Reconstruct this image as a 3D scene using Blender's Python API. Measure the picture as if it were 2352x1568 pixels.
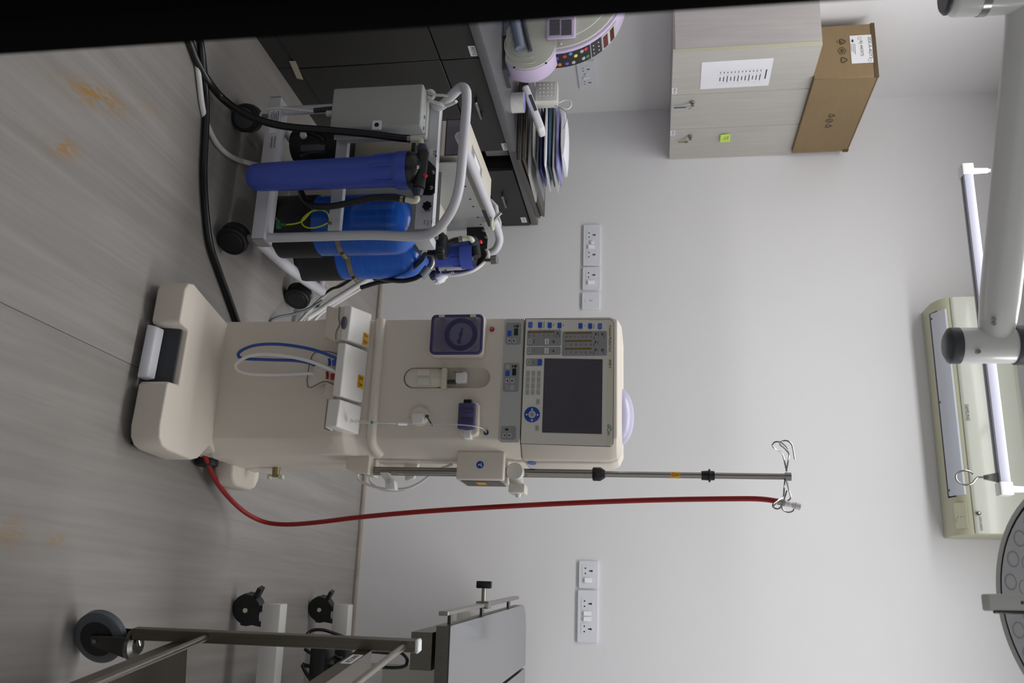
import bpy, bmesh, math, random
from mathutils import Vector, Matrix

random.seed(7)
for _o in list(bpy.data.objects): bpy.data.objects.remove(_o)
SC = bpy.context.scene
COL = SC.collection

# ------------------------------------------------------------------ camera
# The photograph was taken in portrait and stored turned a quarter clockwise:
# the picture's right is up in the room, so the camera is rolled by 90 degrees.
FPX, PITCH, YAW, ROLL, EYE = 2056.0, 0.15353, 0.2928, -0.00881, 1.38
_cp, _sp, _cy, _sy = math.cos(PITCH), math.sin(PITCH), math.cos(YAW), math.sin(YAW)
FW = Vector((-_sy*_cp, _cy*_cp, -_sp))
_r = Vector((_cy, _sy, 0)); _u = _r.cross(FW)
RT = _r*math.cos(ROLL) + _u*math.sin(ROLL)
UP = -_r*math.sin(ROLL) + _u*math.cos(ROLL)
EYEP = Vector((0, 0, EYE))
cam = bpy.data.cameras.new('camera'); camo = bpy.data.objects.new('camera', cam); COL.objects.link(camo)
cam.sensor_fit = 'HORIZONTAL'; cam.sensor_width = 36.0; cam.lens = FPX/2352*36.0
cam.clip_start = 0.05; cam.clip_end = 50
cx, cyv, cz = UP, -RT, -FW
camo.matrix_world = Matrix(((cx.x, cyv.x, cz.x, 0), (cx.y, cyv.y, cz.y, 0), (cx.z, cyv.z, cz.z, EYE), (0, 0, 0, 1)))
cam.dof.use_dof = True; cam.dof.focus_distance = 2.7; cam.dof.aperture_fstop = 5.6
SC.camera = camo

# ------------------------------------------------------------------ world, light, exposure
W = bpy.data.worlds.new('world'); SC.world = W; W.use_nodes = True
W.node_tree.nodes['Background'].inputs[0].default_value = (0.95, 0.97, 1.0, 1)
W.node_tree.nodes['Background'].inputs[1].default_value = 0.47
SC.view_settings.view_transform = 'Standard'; SC.view_settings.look = 'None'
SC.view_settings.exposure = 0.0; SC.view_settings.gamma = 1.0
SC.view_settings.use_curve_mapping = False
def area(name, loc, size, sy, power, col, rot=(0, 0, 0)):
    l = bpy.data.lights.new(name, 'AREA'); l.shape = 'RECTANGLE'; l.size = size; l.size_y = sy
    l.energy = power; l.color = col
    o = bpy.data.objects.new(name, l); o.location = loc; o.rotation_euler = rot; COL.objects.link(o); return o
CEIL = 3.12
LIGHTS = [((-1.55, 2.8), 16.5), ((-0.3, 2.8), 14.0), ((1.0, 2.8), 20.0)]
for _i, ((lx, ly), pw) in enumerate(LIGHTS):
    area('ceiling_lamp_light', (lx, ly, CEIL-0.045), 1.16, 0.56, pw, (0.985, 0.99, 1.0))

# ------------------------------------------------------------------ a pixel of the 2352x1568 photograph -> a point on a plane
def ray(x, y): return RT*(y-784) + UP*(x-1176) + FW*FPX
def oy(x, y, Y): d = ray(x, y); return EYEP + d*(Y/d.y)
def ox(x, y, X): d = ray(x, y); return EYEP + d*(X/d.x)
def oz(x, y, Z): d = ray(x, y); return EYEP + d*((Z-EYE)/d.z)

# ------------------------------------------------------------------ materials
def lin(c):
    c = c/255.0
    return c/12.92 if c <= 0.04045 else ((c+0.055)/1.055)**2.4
def rgb(r, g, b): return (lin(r), lin(g), lin(b), 1)
MATS = {}
def mat(name, col, rough=0.5, metal=0.0, var=0.05, scale=8.0, bump=0.0, bscale=60.0, stretch=None, trans=0.0, alpha=1.0, emit=None, coat=0.0, ior=None):
    m = bpy.data.materials.new(name); m.use_nodes = True
    nt = m.node_tree; P = nt.nodes['Principled BSDF']
    P.inputs['Roughness'].default_value = rough; P.inputs['Metallic'].default_value = metal
    P.inputs['Transmission Weight'].default_value = trans; P.inputs['Alpha'].default_value = alpha
    if coat: P.inputs['Coat Weight'].default_value = coat; P.inputs['Coat Roughness'].default_value = 0.08
    if ior: P.inputs['IOR'].default_value = ior
    c = rgb(*col)
    tc = nt.nodes.new('ShaderNodeTexCoord'); mp = nt.nodes.new('ShaderNodeMapping')
    nt.links.new(tc.outputs['Object'], mp.inputs['Vector'])
    if stretch: mp.inputs['Scale'].default_value = stretch
    n = nt.nodes.new('ShaderNodeTexNoise'); n.inputs['Scale'].default_value = scale; n.inputs['Detail'].default_value = 4
    nt.links.new(mp.outputs[0], n.inputs['Vector'])
    rp = nt.nodes.new('ShaderNodeValToRGB')
    rp.color_ramp.elements[0].position = 0.3; rp.color_ramp.elements[1].position = 0.7
    rp.color_ramp.elements[0].color = tuple(k*(1-var) for k in c[:3])+(1,)
    rp.color_ramp.elements[1].color = tuple(min(1, k*(1+var)) for k in c[:3])+(1,)
    nt.links.new(n.outputs['Fac'], rp.inputs[0]); nt.links.new(rp.outputs[0], P.inputs['Base Color'])
    if bump:
        n2 = nt.nodes.new('ShaderNodeTexNoise'); n2.inputs['Scale'].default_value = bscale; n2.inputs['Detail'].default_value = 3
        nt.links.new(mp.outputs[0], n2.inputs['Vector'])
        b = nt.nodes.new('ShaderNodeBump'); b.inputs['Strength'].default_value = bump; b.inputs['Distance'].default_value = 0.002
        nt.links.new(n2.outputs['Fac'], b.inputs['Height']); nt.links.new(b.outputs[0], P.inputs['Normal'])
    if emit:
        P.inputs['Emission Color'].default_value = rgb(*emit[:3]); P.inputs['Emission Strength'].default_value = emit[3]
    MATS[name] = m; return m
mat('wall_paint', (227, 226, 227), 0.7, var=0.02, scale=1.5, bump=0.15, bscale=90)
mat('ceiling_paint', (235, 234, 232), 0.8, var=0.01)
mat('skirting', (158, 148, 138), 0.6, var=0.10, scale=14)
mat('cream', (222, 213, 200), 0.42, var=0.02, scale=3, bump=0.05, bscale=300)
mat('cream_white', (233, 230, 226), 0.4, var=0.015, scale=4)
mat('panel_grey', (188, 190, 186), 0.35, var=0.02, scale=5)
mat('panel_mid', (150, 151, 152), 0.4, var=0.02)
mat('panel_beige', (226, 222, 212), 0.35, var=0.015, scale=3)
mat('panel_brand', (222, 217, 196), 0.35, var=0.01)
mat('key_grey', (176, 176, 178), 0.4, var=0.02)
mat('key_white', (225, 222, 212), 0.4, var=0.01)
mat('key_blue', (44, 84, 190), 0.4, var=0.03)
mat('ring_blue', (30, 70, 165), 0.35, var=0.03)
mat('ink', (38, 38, 42), 0.5, var=0.02)
mat('ink_blue', (30, 55, 110), 0.5, var=0.02)
mat('ink_green', (50, 150, 80), 0.5, var=0.02)
mat('gasket', (118, 120, 118), 0.6, var=0.03)
mat('led_green', (16, 46, 24), 0.3, var=0.1)
mat('led_red', (86, 20, 28), 0.3, var=0.1)
mat('led_gold', (125, 92, 20), 0.35, var=0.2, scale=60)
mat('screen', (88, 84, 92), 0.2, var=0.10, scale=7)
mat('pump_purple', (88, 84, 128), 0.15, var=0.03, alpha=0.42)
mat('clamp_purple', (72, 68, 112), 0.25, var=0.04)
mat('dome_lilac', (196, 192, 220), 0.3, var=0.02)
mat('rubber_black', (22, 22, 24), 0.55, var=0.08)
mat('plastic_black', (18, 18, 20), 0.35, var=0.08)
mat('hose_black', (14, 15, 16), 0.32, var=0.08)
mat('hose_red', (150, 18, 16), 0.5, var=0.06, scale=30)
mat('hose_blue', (42, 80, 160), 0.4, var=0.05)
mat('hose_white', (228, 226, 224), 0.4, var=0.02)
mat('tube_clear', (225, 222, 215), 0.15, var=0.02, alpha=0.45)
mat('steel', (158, 154, 147), 0.28, 1.0, var=0.06, scale=30, stretch=(1, 1, 0.1))
mat('steel_brushed', (122, 118, 110), 0.38, 1.0, var=0.08, scale=40, stretch=(4, 4, 0.1))
mat('steel_trolley', (112, 107, 98), 0.36, 1.0, var=0.08, scale=40, stretch=(4, 4, 0.1))
mat('steel_dark', (92, 90, 86), 0.35, 1.0, var=0.1)
mat('chrome', (150, 149, 146), 0.2, 1.0, var=0.02)
mat('brass', (140, 128, 84), 0.4, 0.8, var=0.08)
mat('powder_white', (206, 206, 212), 0.35, var=0.012, scale=4)
mat('powder_box', (168, 170, 167), 0.45, var=0.015, bump=0.04, bscale=250)
mat('beige_box', (214, 206, 192), 0.45, var=0.02)
mat('filter_blue', (62, 84, 178), 0.38, var=0.04, scale=4)
mat('tank_blue', (30, 92, 188), 0.22, var=0.14, scale=26, stretch=(0.6, 0.6, 6), bump=0.1, bscale=40)
mat('tank_boot', (17, 17, 18), 0.5, var=0.06)
mat('nut_slate', (48, 54, 74), 0.45, var=0.05)
mat('elbow_ivory', (208, 208, 186), 0.35, var=0.03)
mat('pvc_grey', (108, 116, 124), 0.4, var=0.04)
mat('red_plastic', (205, 30, 36), 0.35, var=0.04)
mat('green_plastic', (14, 98, 54), 0.4, var=0.05)
mat('wire_yellow', (176, 196, 30), 0.4, var=0.04)
mat('caster_grey', (60, 62, 68), 0.5, var=0.06)
mat('caster_dark', (30, 31, 35), 0.5, var=0.06)
mat('wheel_blue_grey', (86, 92, 98), 0.5, var=0.06)
mat('cab_dark', (45, 44, 43), 0.55, var=0.03, scale=20, stretch=(1, 1, 0.2))
mat('cab_dark_edge', (52, 51, 51), 0.55, var=0.03)
mat('cab_black', (14, 14, 15), 0.6, var=0.05)
mat('worktop', (92, 92, 95), 0.28, var=0.04, scale=40)
mat('masking_tape', (190, 184, 160), 0.6, var=0.08, scale=40)
mat('paper', (240, 240, 246), 0.7, var=0.012, scale=12)
mat('label_white', (232, 232, 234), 0.55, var=0.01)
mat('label_yellow', (228, 170, 40), 0.45, var=0.03)
mat('sticky_yellow', (205, 232, 96), 0.6, var=0.04, scale=12)
mat('cardboard', (138, 116, 84), 0.75, var=0.04, scale=10, stretch=(1, 1, 5), bump=0.08, bscale=120)
mat('cardboard_edge', (92, 72, 48), 0.8, var=0.1)
mat('wood_pale', (188, 185, 179), 0.5, var=0.055, scale=7, stretch=(7, 7, 0.5))
mat('wood_side', (196, 190, 188), 0.55, var=0.06, scale=7, stretch=(7, 7, 0.5))
mat('wood_edge', (206, 203, 178), 0.5, var=0.02)
mat('ac_cream', (212, 215, 202), 0.3, var=0.012, coat=0.25)
mat('ac_olive', (194, 193, 166), 0.4, var=0.015)
mat('ac_vane', (208, 212, 222), 0.35, var=0.015)
mat('switch_white', (226, 228, 234), 0.35, var=0.01)
mat('rocker_white', (240, 240, 242), 0.25, var=0.01)
mat('hole_black', (10, 10, 10), 0.7, var=0.02)
mat('lilac_plastic', (204, 188, 218), 0.38, var=0.02)
mat('lab_grey', (196, 196, 186), 0.4, var=0.02)
mat('lab_blue_grey', (122, 132, 152), 0.35, var=0.03)
mat('lab_dark', (70, 72, 78), 0.4, var=0.04)
mat('btn_red', (205, 60, 55), 0.4); mat('btn_green', (50, 130, 80), 0.4); mat('btn_orange', (225, 120, 40), 0.4)
mat('btn_violet', (100, 90, 190), 0.4); mat('btn_cyan', (70, 140, 220), 0.4); mat('btn_lime', (220, 225, 70), 0.4)
mat('bag_plastic', (214, 214, 212), 0.25, var=0.06, scale=14, alpha=0.72)
mat('bag_blue', (66, 82, 150), 0.35, var=0.1, scale=18)
mat('bag_teal', (60, 92, 116), 0.35, var=0.1, scale=18)
mat('bag_grey', (150, 154, 162), 0.3, var=0.1, scale=16, alpha=0.85)
mat('bag_lilac', (150, 150, 205), 0.35, var=0.12, scale=18)
mat('lamp_white', (222, 222, 220), 0.3, var=0.01, coat=0.3)
mat('lamp_dark', (62, 65, 70), 0.4, var=0.03)
mat('lamp_rim', (205, 205, 200), 0.35, var=0.02)
mat('lamp_glass', (220, 220, 224), 0.45, var=0.05, scale=20)
mat('lamp_lens', (178, 180, 184), 0.35, var=0.03)
mat('rail_lilac', (180, 180, 196), 0.35, var=0.01)
mat('table_white', (148, 149, 152), 0.10, 0.75, var=0.01)
mat('frame_white', (206, 206, 202), 0.4, var=0.015)
mat('sink_plate', (96, 96, 98), 0.35, 0.9, var=0.05)
mat('fabric_white', (220, 220, 214), 0.9, var=0.06, scale=80, bump=0.4, bscale=300)
mat('door_black', (4, 4, 4), 1.0, var=0.05)
MATS['door_black'].node_tree.nodes['Principled BSDF'].inputs['Specular IOR Level'].default_value = 0.06
mat('acrylic', (215, 214, 205), 0.25, var=0.02)
mat('lens_translucent', (216, 210, 192), 0.25, var=0.02)
mat('teal', (20, 150, 130), 0.4)
mat('light_panel', (250, 250, 250), 0.5, emit=(255, 252, 248, 1.2))

# ------------------------------------------------------------------ mesh builder
def smooth_path(pts, sub, closed=False):
    P = [Vector(p) for p in pts]; n = len(P)
    if n < 3 or sub < 2: return P
    out = []
    rng = range(n) if closed else range(n-1)
    for i in rng:
        if closed: a, b, c, d = P[(i-1) % n], P[i], P[(i+1) % n], P[(i+2) % n]
        else: a, b, c, d = P[max(i-1, 0)], P[i], P[i+1], P[min(i+2, n-1)]
        for k in range(sub):
            t = k/sub
            out.append(0.5*((2*b) + (c-a)*t + (2*a-5*b+4*c-d)*t*t + (3*b-a-3*c+d)*t**3))
    if not closed: out.append(P[-1])
    return out
class MB:
    def __init__(s): s.v = []; s.f = []
    def add(s, vs, fs):
        o = len(s.v); s.v += [Vector(v) for v in vs]; s.f += [tuple(i+o for i in f) for f in fs]; return s
    def hexa(s, p):   # 4 bottom (ccw), 4 top
        return s.add(p, [(3, 2, 1, 0), (4, 5, 6, 7), (0, 1, 5, 4), (1, 2, 6, 5), (2, 3, 7, 6), (3, 0, 4, 7)])
    def box(s, x0, x1, y0, y1, z0, z1):
        x0, x1 = min(x0, x1), max(x0, x1); y0, y1 = min(y0, y1), max(y0, y1); z0, z1 = min(z0, z1), max(z0, z1)
        return s.hexa([(x0, y0, z0), (x1, y0, z0), (x1, y1, z0), (x0, y1, z0), (x0, y0, z1), (x1, y0, z1), (x1, y1, z1), (x0, y1, z1)])
    def obox(s, c, a, b, d):   # centre and three half-axis vectors
        c, a, b, d = Vector(c), Vector(a), Vector(b), Vector(d)
        if a.cross(b).dot(d) < 0: a = -a
        return s.hexa([c-a-b-d, c+a-b-d, c+a+b-d, c-a+b-d, c-a-b+d, c+a-b+d, c+a+b+d, c-a+b+d])
    def prism(s, pts, vec):
        P = [Vector(p) for p in pts]; vec = Vector(vec); n = len(P)
        nr = Vector((0, 0, 0))
        for i in range(n): nr += P[i].cross(P[(i+1) % n])
        if nr.dot(vec) < 0: P = P[::-1]
        return s.add(P+[p+vec for p in P], [tuple(range(n-1, -1, -1)), tuple(range(n, 2*n))]+[(i, (i+1) % n, n+(i+1) % n, n+i) for i in range(n)])
    def loft(s, secs):   # sections of equal length, ccw seen from the last one
        n = len(secs[0]); vs = [v for sec in secs for v in sec]; fs = []
        for k in range(len(secs)-1):
            for i in range(n):
                fs.append((k*n+i, k*n+(i+1) % n, (k+1)*n+(i+1) % n, (k+1)*n+i))
        fs.append(tuple(range(n-1, -1, -1))); fs.append(tuple(range((len(secs)-1)*n, len(secs)*n)))
        return s.add(vs, fs)
    def lathe(s, o, axis, prof, n=24):
        o = Vector(o); ax = Vector(axis).normalized()
        a = ax.orthogonal().normalized(); b = ax.cross(a)
        secs = [[o+ax*h+(a*math.cos(2*math.pi*i/n)+b*math.sin(2*math.pi*i/n))*max(r, 1e-5) for i in range(n)] for r, h in prof]
        return s.loft(secs)
    def cyl(s, p0, p1, r0, r1=None, n=20):
        p0, p1 = Vector(p0), Vector(p1); L = (p1-p0).length
        return s.lathe(p0, p1-p0, [(r0, 0), (r0 if r1 is None else r1, L)], n)
    def tube(s, pts, r, n=10, sub=6, closed=False):
        P = smooth_path(pts, sub, closed); m = len(P)
        rr = r if isinstance(r, (list, tuple)) else None
        secs = []; nrm = None
        for i in range(m):
            if closed: t = (P[(i+1) % m]-P[(i-1) % m])
            else: t = (P[min(i+1, m-1)]-P[max(i-1, 0)])
            t.normalize()
            if nrm is None: nrm = t.orthogonal().normalized()
            nrm = (nrm - t*nrm.dot(t)); nrm = nrm.normalized() if nrm.length > 1e-6 else t.orthogonal().normalized()
            b = t.cross(nrm); q = r if rr is None else rr[0]+(rr[1]-rr[0])*i/(m-1)
            secs.append([P[i]+(nrm*math.cos(2*math.pi*k/n)+b*math.sin(2*math.pi*k/n))*q for k in range(n)])
        if not closed: return s.loft(secs)
        vs = [v for c in secs for v in c]; fs = []
        for k in range(m):
            for i in range(n): fs.append((k*n+i, k*n+(i+1) % n, ((k+1) % m)*n+(i+1) % n, ((k+1) % m)*n+i))
        return s.add(vs, fs)
    def ell(s, c, rx, ry, rz, n=20, m=10, t0=-90, t1=90):
        c = Vector(c); secs = []
        for k in range(m+1):
            t = math.radians(t0+(t1-t0)*k/m); q = max(math.cos(t), 1e-3)
            secs.append([c+Vector((rx*q*math.cos(2*math.pi*i/n), ry*q*math.sin(2*math.pi*i/n), rz*math.sin(t))) for i in range(n)])
        return s.loft(secs)
    def bevel(s, w, seg=2, ang=30):
        bm = s.bm(); e = [e for e in bm.edges if len(e.link_faces) == 2 and e.calc_face_angle(0) > math.radians(ang)]
        bmesh.ops.bevel(bm, geom=e, offset=w, segments=seg, profile=0.5, affect='EDGES', clamp_overlap=True)
        bm.verts.index_update(); s.v = [v.co.copy() for v in bm.verts]; s.f = [tuple(v.index for v in f.verts) for f in bm.faces]
        bm.free(); return s
    def bm(s):
        bm = bmesh.new(); vv = [bm.verts.new(v) for v in s.v]
        for f in s.f:
            try: bm.faces.new([vv[i] for i in f])
            except ValueError: pass
        bmesh.ops.recalc_face_normals(bm, faces=bm.faces); return bm
    def rot(s, c, axis, ang):
        M = Matrix.Rotation(ang, 3, Vector(axis)); c = Vector(c)
        s.v = [M @ (v-c)+c for v in s.v]; return s
    def build(s, name, m, parent=None, smooth=True, origin=None, label=None):
        if origin is None:
            lo = Vector((min(v[i] for v in s.v) for i in range(3))); hi = Vector((max(v[i] for v in s.v) for i in range(3)))
            origin = (lo+hi)/2
            if parent is None: origin.z = lo.z
        bm = s.bm()
        for v in bm.verts: v.co -= origin
        me = bpy.data.meshes.new(name); bm.to_mesh(me); bm.free()
        if smooth:
            for p in me.polygons: p.use_smooth = True
            me.set_sharp_from_angle(angle=math.radians(38))
        me.materials.append(MATS[m])
        return link(name, me, origin, parent, label)
ORG = {}
def link(name, me, origin, parent=None, label=None):
    o = bpy.data.objects.new(name, me); COL.objects.link(o)
    o.location = Vector(origin) - (ORG[parent.name] if parent else Vector((0, 0, 0)))
    if parent: o.parent = parent
    ORG[o.name] = Vector(origin)
    if label: o['label'] = label
    return o
def thing(name, label, cat, loc, group=None):
    o = bpy.data.objects.new(name, None); COL.objects.link(o); o.empty_display_size = 0.05
    o.location = loc; ORG[o.name] = Vector(loc); return tag(o, label, cat, group)
def tag(o, label, cat, group=None):
    o['label'] = label; o['category'] = cat
    if group: o['group'] = group
    return o
def struct(o): o['kind'] = 'structure'; return o
def text(name, s, pos, xd, ud, size, m, parent, align='LEFT', width=None):
    cu = bpy.data.curves.new(name, 'FONT'); cu.body = s; cu.size = size; cu.align_x = align; cu.align_y = 'CENTER'
    cu.resolution_u = 2; cu.extrude = 0.0001
    t = bpy.data.objects.new('tmp', cu); me = t.to_mesh().copy() if True else None
    t.to_mesh_clear(); bpy.data.objects.remove(t)
    xd, ud = Vector(xd).normalized(), Vector(ud).normalized(); nd = xd.cross(ud)
    k = 1.0
    if width:
        xs = [v.co.x for v in me.vertices]; k = width/(max(xs)-min(xs))
    for v in me.vertices: v.co = xd*v.co.x*k+ud*v.co.y+nd*v.co.z
    me.name = name; me.materials.clear(); me.materials.append(MATS[m])
    return link(name, me, pos, parent)
def rrect(w, h, r, n=4):   # rounded rectangle outline in 2D, centred
    out = []
    for (sx, sy, a0) in ((1, 1, 0), (-1, 1, 90), (-1, -1, 180), (1, -1, 270)):
        for k in range(n+1):
            a = math.radians(a0+90*k/n); out.append((sx*(w/2-r)+r*math.cos(a), sy*(h/2-r)+r*math.sin(a)))
    return out
def plate(c, xd, ud, w, h, t, r=0.0, n=4):   # a rounded plate standing t proud of its centre along xd x ud
    c, xd, ud = Vector(c), Vector(xd).normalized(), Vector(ud).normalized(); nd = xd.cross(ud)
    pts = rrect(w, h, r, n) if r else [(w/2, h/2), (-w/2, h/2), (-w/2, -h/2), (w/2, -h/2)]
    return MB().prism([c+xd*a+ud*b for a, b in pts], nd*t)
X1, Y1, Z1 = Vector((1, 0, 0)), Vector((0, 1, 0)), Vector((0, 0, 1))
# ================================================================== the setting
WY, WX = 4.20, -2.53            # back wall, left wall
struct(MB().box(-2.63, 2.8, WY, WY+0.1, 0, CEIL).build('wall_back', 'wall_paint'))
struct(MB().box(WX-0.1, WX, -1.6, WY, 0, CEIL).build('wall_left', 'wall_paint'))
ceil_ = struct(MB().box(-2.63, 2.8, -1.6, WY+0.1, CEIL, CEIL+0.1).build('ceiling', 'ceiling_paint'))
bb = MB().box(-1.92, 2.8, WY-0.03, WY, 0, 0.014).bevel(0.003); struct(bb.build('baseboard_back', 'skirting'))

# floor: two sheets of streaked vinyl that meet in a seam running towards the back wall
def floor_material():
    m = bpy.data.materials.new('vinyl_floor'); m.use_nodes = True; nt = m.node_tree; N = nt.nodes; L = nt.links
    P = N['Principled BSDF']; P.inputs['Roughness'].default_value = 0.42
    g = N.new('ShaderNodeNewGeometry')
    def noise(sc, scale, det, dist=0.0):
        mp = N.new('ShaderNodeMapping'); mp.inputs['Scale'].default_value = sc; L.new(g.outputs['Position'], mp.inputs['Vector'])
        n = N.new('ShaderNodeTexNoise'); n.inputs['Scale'].default_value = scale; n.inputs['Detail'].default_value = det
        n.inputs['Distortion'].default_value = dist
        L.new(mp.outputs[0], n.inputs['Vector']); return n.outputs['Fac']
    r = N.new('ShaderNodeValToRGB'); e = r.color_ramp.elements
    e[0].position = 0.25; e[0].color = rgb(138, 134, 130); e[1].position = 0.75; e[1].color = rgb(158, 154, 150)
    L.new(noise((9, 0.55, 1), 2.2, 7, 0.3), r.inputs[0])
    r2 = N.new('ShaderNodeValToRGB'); e = r2.color_ramp.elements
    e[0].position = 0.42; e[0].color = (0.86, 0.85, 0.84, 1); e[1].position = 0.56; e[1].color = (1, 1, 1, 1)
    L.new(noise((30, 0.8, 1), 2.5, 4), r2.inputs[0])
    mx = N.new('ShaderNodeMixRGB'); mx.blend_type = 'MULTIPLY'; mx.inputs[0].default_value = 0.4
    L.new(r.outputs[0], mx.inputs[1]); L.new(r2.outputs[0], mx.inputs[2])
    cur = mx.outputs[0]
    smear = noise((22, 7, 1), 3.0, 6, 1.2)
    for (sx, sy, ax, ay, ang, amt) in ((-1.20, 1.80, 0.042, 0.175, 0.28, 1.0), (-1.015, 1.73, 0.035, 0.075, 0.35, 0.85),
                                       (-0.117, 1.80, 0.045, 0.06, 0.0, 0.7), (-0.114, 1.955, 0.03, 0.045, 0.0, 0.55), (-1.30, 2.02, 0.03, 0.10, 0.2, 0.3)):
        mp = N.new('ShaderNodeMapping'); mp.vector_type = 'TEXTURE'
        mp.inputs['Location'].default_value = (sx, sy, 0); mp.inputs['Rotation'].default_value = (0, 0, ang); mp.inputs['Scale'].default_value = (ax, ay, 1)
        L.new(g.outputs['Position'], mp.inputs['Vector'])
        ln = N.new('ShaderNodeVectorMath'); ln.operation = 'LENGTH'; L.new(mp.outputs[0], ln.inputs[0])
        a = N.new('ShaderNodeMath'); a.operation = 'SUBTRACT'; a.inputs[0].default_value = 1.15; L.new(ln.outputs['Value'], a.inputs[1]); a.use_clamp = True
        s = N.new('ShaderNodeMapRange'); s.inputs['From Min'].default_value = 0.40; s.inputs['From Max'].default_value = 0.62; L.new(smear, s.inputs['Value'])
        k = N.new('ShaderNodeMath'); k.operation = 'MULTIPLY'; L.new(a.outputs[0], k.inputs[0]); L.new(s.outputs[0], k.inputs[1])
        k2 = N.new('ShaderNodeMath'); k2.operation = 'MULTIPLY'; k2.inputs[1].default_value = amt*0.95; L.new(k.outputs[0], k2.inputs[0]); k2.use_clamp = True
        mm = N.new('ShaderNodeMixRGB'); mm.inputs[2].default_value = rgb(164, 120, 38); L.new(k2.outputs[0], mm.inputs[0]); L.new(cur, mm.inputs[1]); cur = mm.outputs[0]
    L.new(cur, P.inputs['Base Color'])
    b = N.new('ShaderNodeBump'); b.inputs['Strength'].default_value = 0.06; L.new(noise((40, 2, 1), 3, 3), b.inputs['Height']); L.new(b.outputs[0], P.inputs['Normal'])
    MATS['vinyl_floor'] = m
floor_material()
fl = MB().box(-2.63, 2.8, -1.6, WY+0.1, -0.1, -0.002).build('floor', 'cab_black'); struct(fl)
MB().box(-2.53, -0.5909, -1.6, WY, -0.004, 0.0).build('vinyl_sheet', 'vinyl_floor', fl)
MB().box(-0.5894, 2.8, -1.6, WY, -0.004, 0.0).build('vinyl_sheet', 'vinyl_floor', fl)

# a black door leaf standing open close to the photographer's left
dr = MB().box(-1.34, -0.445, 0.555, 0.60, 0.01, 2.12).bevel(0.002).build('door_1', 'door_black'); struct(dr)
h = MB().cyl((-0.50, 0.555, 1.02), (-0.50, 0.52, 1.02), 0.011).cyl((-0.50, 0.52, 1.02), (-0.60, 0.52, 1.02), 0.009)
h.build('door_handle', 'steel_dark', dr)

# ceiling light panels (above the frame)
for (lx, ly), pw in LIGHTS:
    m = MB()
    m.box(lx-0.62, lx+0.62, ly-0.32, ly+0.32, CEIL-0.012, CEIL-0.0005)
    t = m.build('light_panel', 'frame_white', ceil_)
    MB().box(lx-0.59, lx+0.59, ly-0.29, ly+0.29, CEIL-0.03, CEIL-0.012).bevel(0.003, 1).build('diffuser', 'light_panel', t)

# ------------------------------------------------------------------ socket and switch plates
def socket_plate(label, c0, xd, ud, w, h, mods, dome=None):
    """c0: lower left corner on the wall, xd right along the wall, ud up; mods: (kind, from, to) as fractions of the width"""
    c0, xd, ud = Vector(c0), Vector(xd), Vector(ud); nd = xd.cross(ud)
    t = thing('socket_plate', label, 'wall socket', c0+xd*w/2, 'white socket and switch plates on the walls')
    plate(c0+xd*w/2+ud*h/2, xd, ud, w, h, 0.011, 0.003, 2).bevel(0.0012, 1).build('cover', 'switch_white', t)
    mh = h*0.62
    for kind, a, b in mods:
        mw = (b-a)*w; c = c0+xd*((a+b)/2*w)+ud*(h*0.49)+nd*0.011
        if kind == 's':
            s = plate(c, xd, ud, mw, mh, 0.0012, 0.001, 2).build('socket', 'switch_white', t)
            f = nd*0.0013
            for dx in (-0.0115, 0.0115):
                MB().lathe(c+f+xd*dx-ud*0.013, nd, [(0.0034, 0), (0.0034, 0.0006)], 10).build('pin_hole', 'hole_black', s)
            q = MB().lathe(c+f+ud*0.0155, nd, [(0.0046, 0), (0.0046, 0.0006)], 10).lathe(c+f+ud*0.0075, nd, [(0.0034, 0), (0.0034, 0.0006)], 10)
            q.build('pin_hole', 'hole_black', s)
        elif kind == 'r':
            plate(c, xd, ud, mw*0.96, mh, 0.0008, 0.001, 2).build('switch_frame', 'switch_white', t)
            r0 = MB().hexa([c+xd*sx*mw*0.42+ud*sy*mh*0.30+nd*zz for zz, lst in ((0.0005, ((-1, -1), (1, -1), (1, 1), (-1, 1))),) for sx, sy in lst] +
                           [c+xd*sx*mw*0.40+ud*sy*mh*0.29+nd*(0.0085 if sy < 0 else 0.003) for sx, sy in ((-1, -1), (1, -1), (1, 1), (-1, 1))])
            r0.build('rocker', 'rocker_white', t)
        elif kind == 'k':
            MB().lathe(c, nd, [(mw*0.44, 0), (mw*0.42, 0.004), (mw*0.30, 0.007), (0.0, 0.0075)], 20).build('dimmer_knob', 'switch_white', t)
        elif kind == 'd':
            s = plate(c, xd, ud, mw, mh*0.95, 0.001, 0.001, 2).build('data_outlet', 'switch_white', t)
            for dy in (-0.004, 0.006): plate(c+nd*0.001+ud*dy, xd, ud, 0.008, 0.0022, 0.0006).build('outlet_slot', 'lab_dark', s)
    return t
def back_plate(label, xa, xb, ya, yb, mods):
    a = oy((xa+xb)/2, ya, WY); b = oy((xa+xb)/2, yb, WY); lo = oy(xa, (ya+yb)/2, WY).z; hi = oy(xb, (ya+yb)/2, WY).z
    socket_plate(label, (a.x, WY, lo), X1, Z1, b.x-a.x, hi-lo, mods)
back_plate('long white plate with two sockets and a dimmer, nearest the dark cabinets', 1340, 1379, 517.5, 611.5, [('s', .14, .38), ('k', .39, .495), ('r', .50, .605), ('s', .63, .85)])
back_plate('short white socket and switch plate, middle of three above the water cart', 1338.5, 1379, 614.5, 666.5, [('s', .16, .57), ('r', .60, .80)])
back_plate('small square white data outlet plate beside the dialysis machine', 1337, 1377.5, 672.5, 711.5, [('d', .36, .64)])
back_plate('short white socket and switch plate right of the red hose', 1330, 1374, 1288, 1350.5, [('s', .17, .57), ('r', .61, .82)])
back_plate('long white plate with two sockets and two switches above the operating table', 1327, 1373, 1355, 1475, [('s', .155, .37), ('r', .40, .50), ('r', .505, .605), ('s', .64, .85)])
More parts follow.
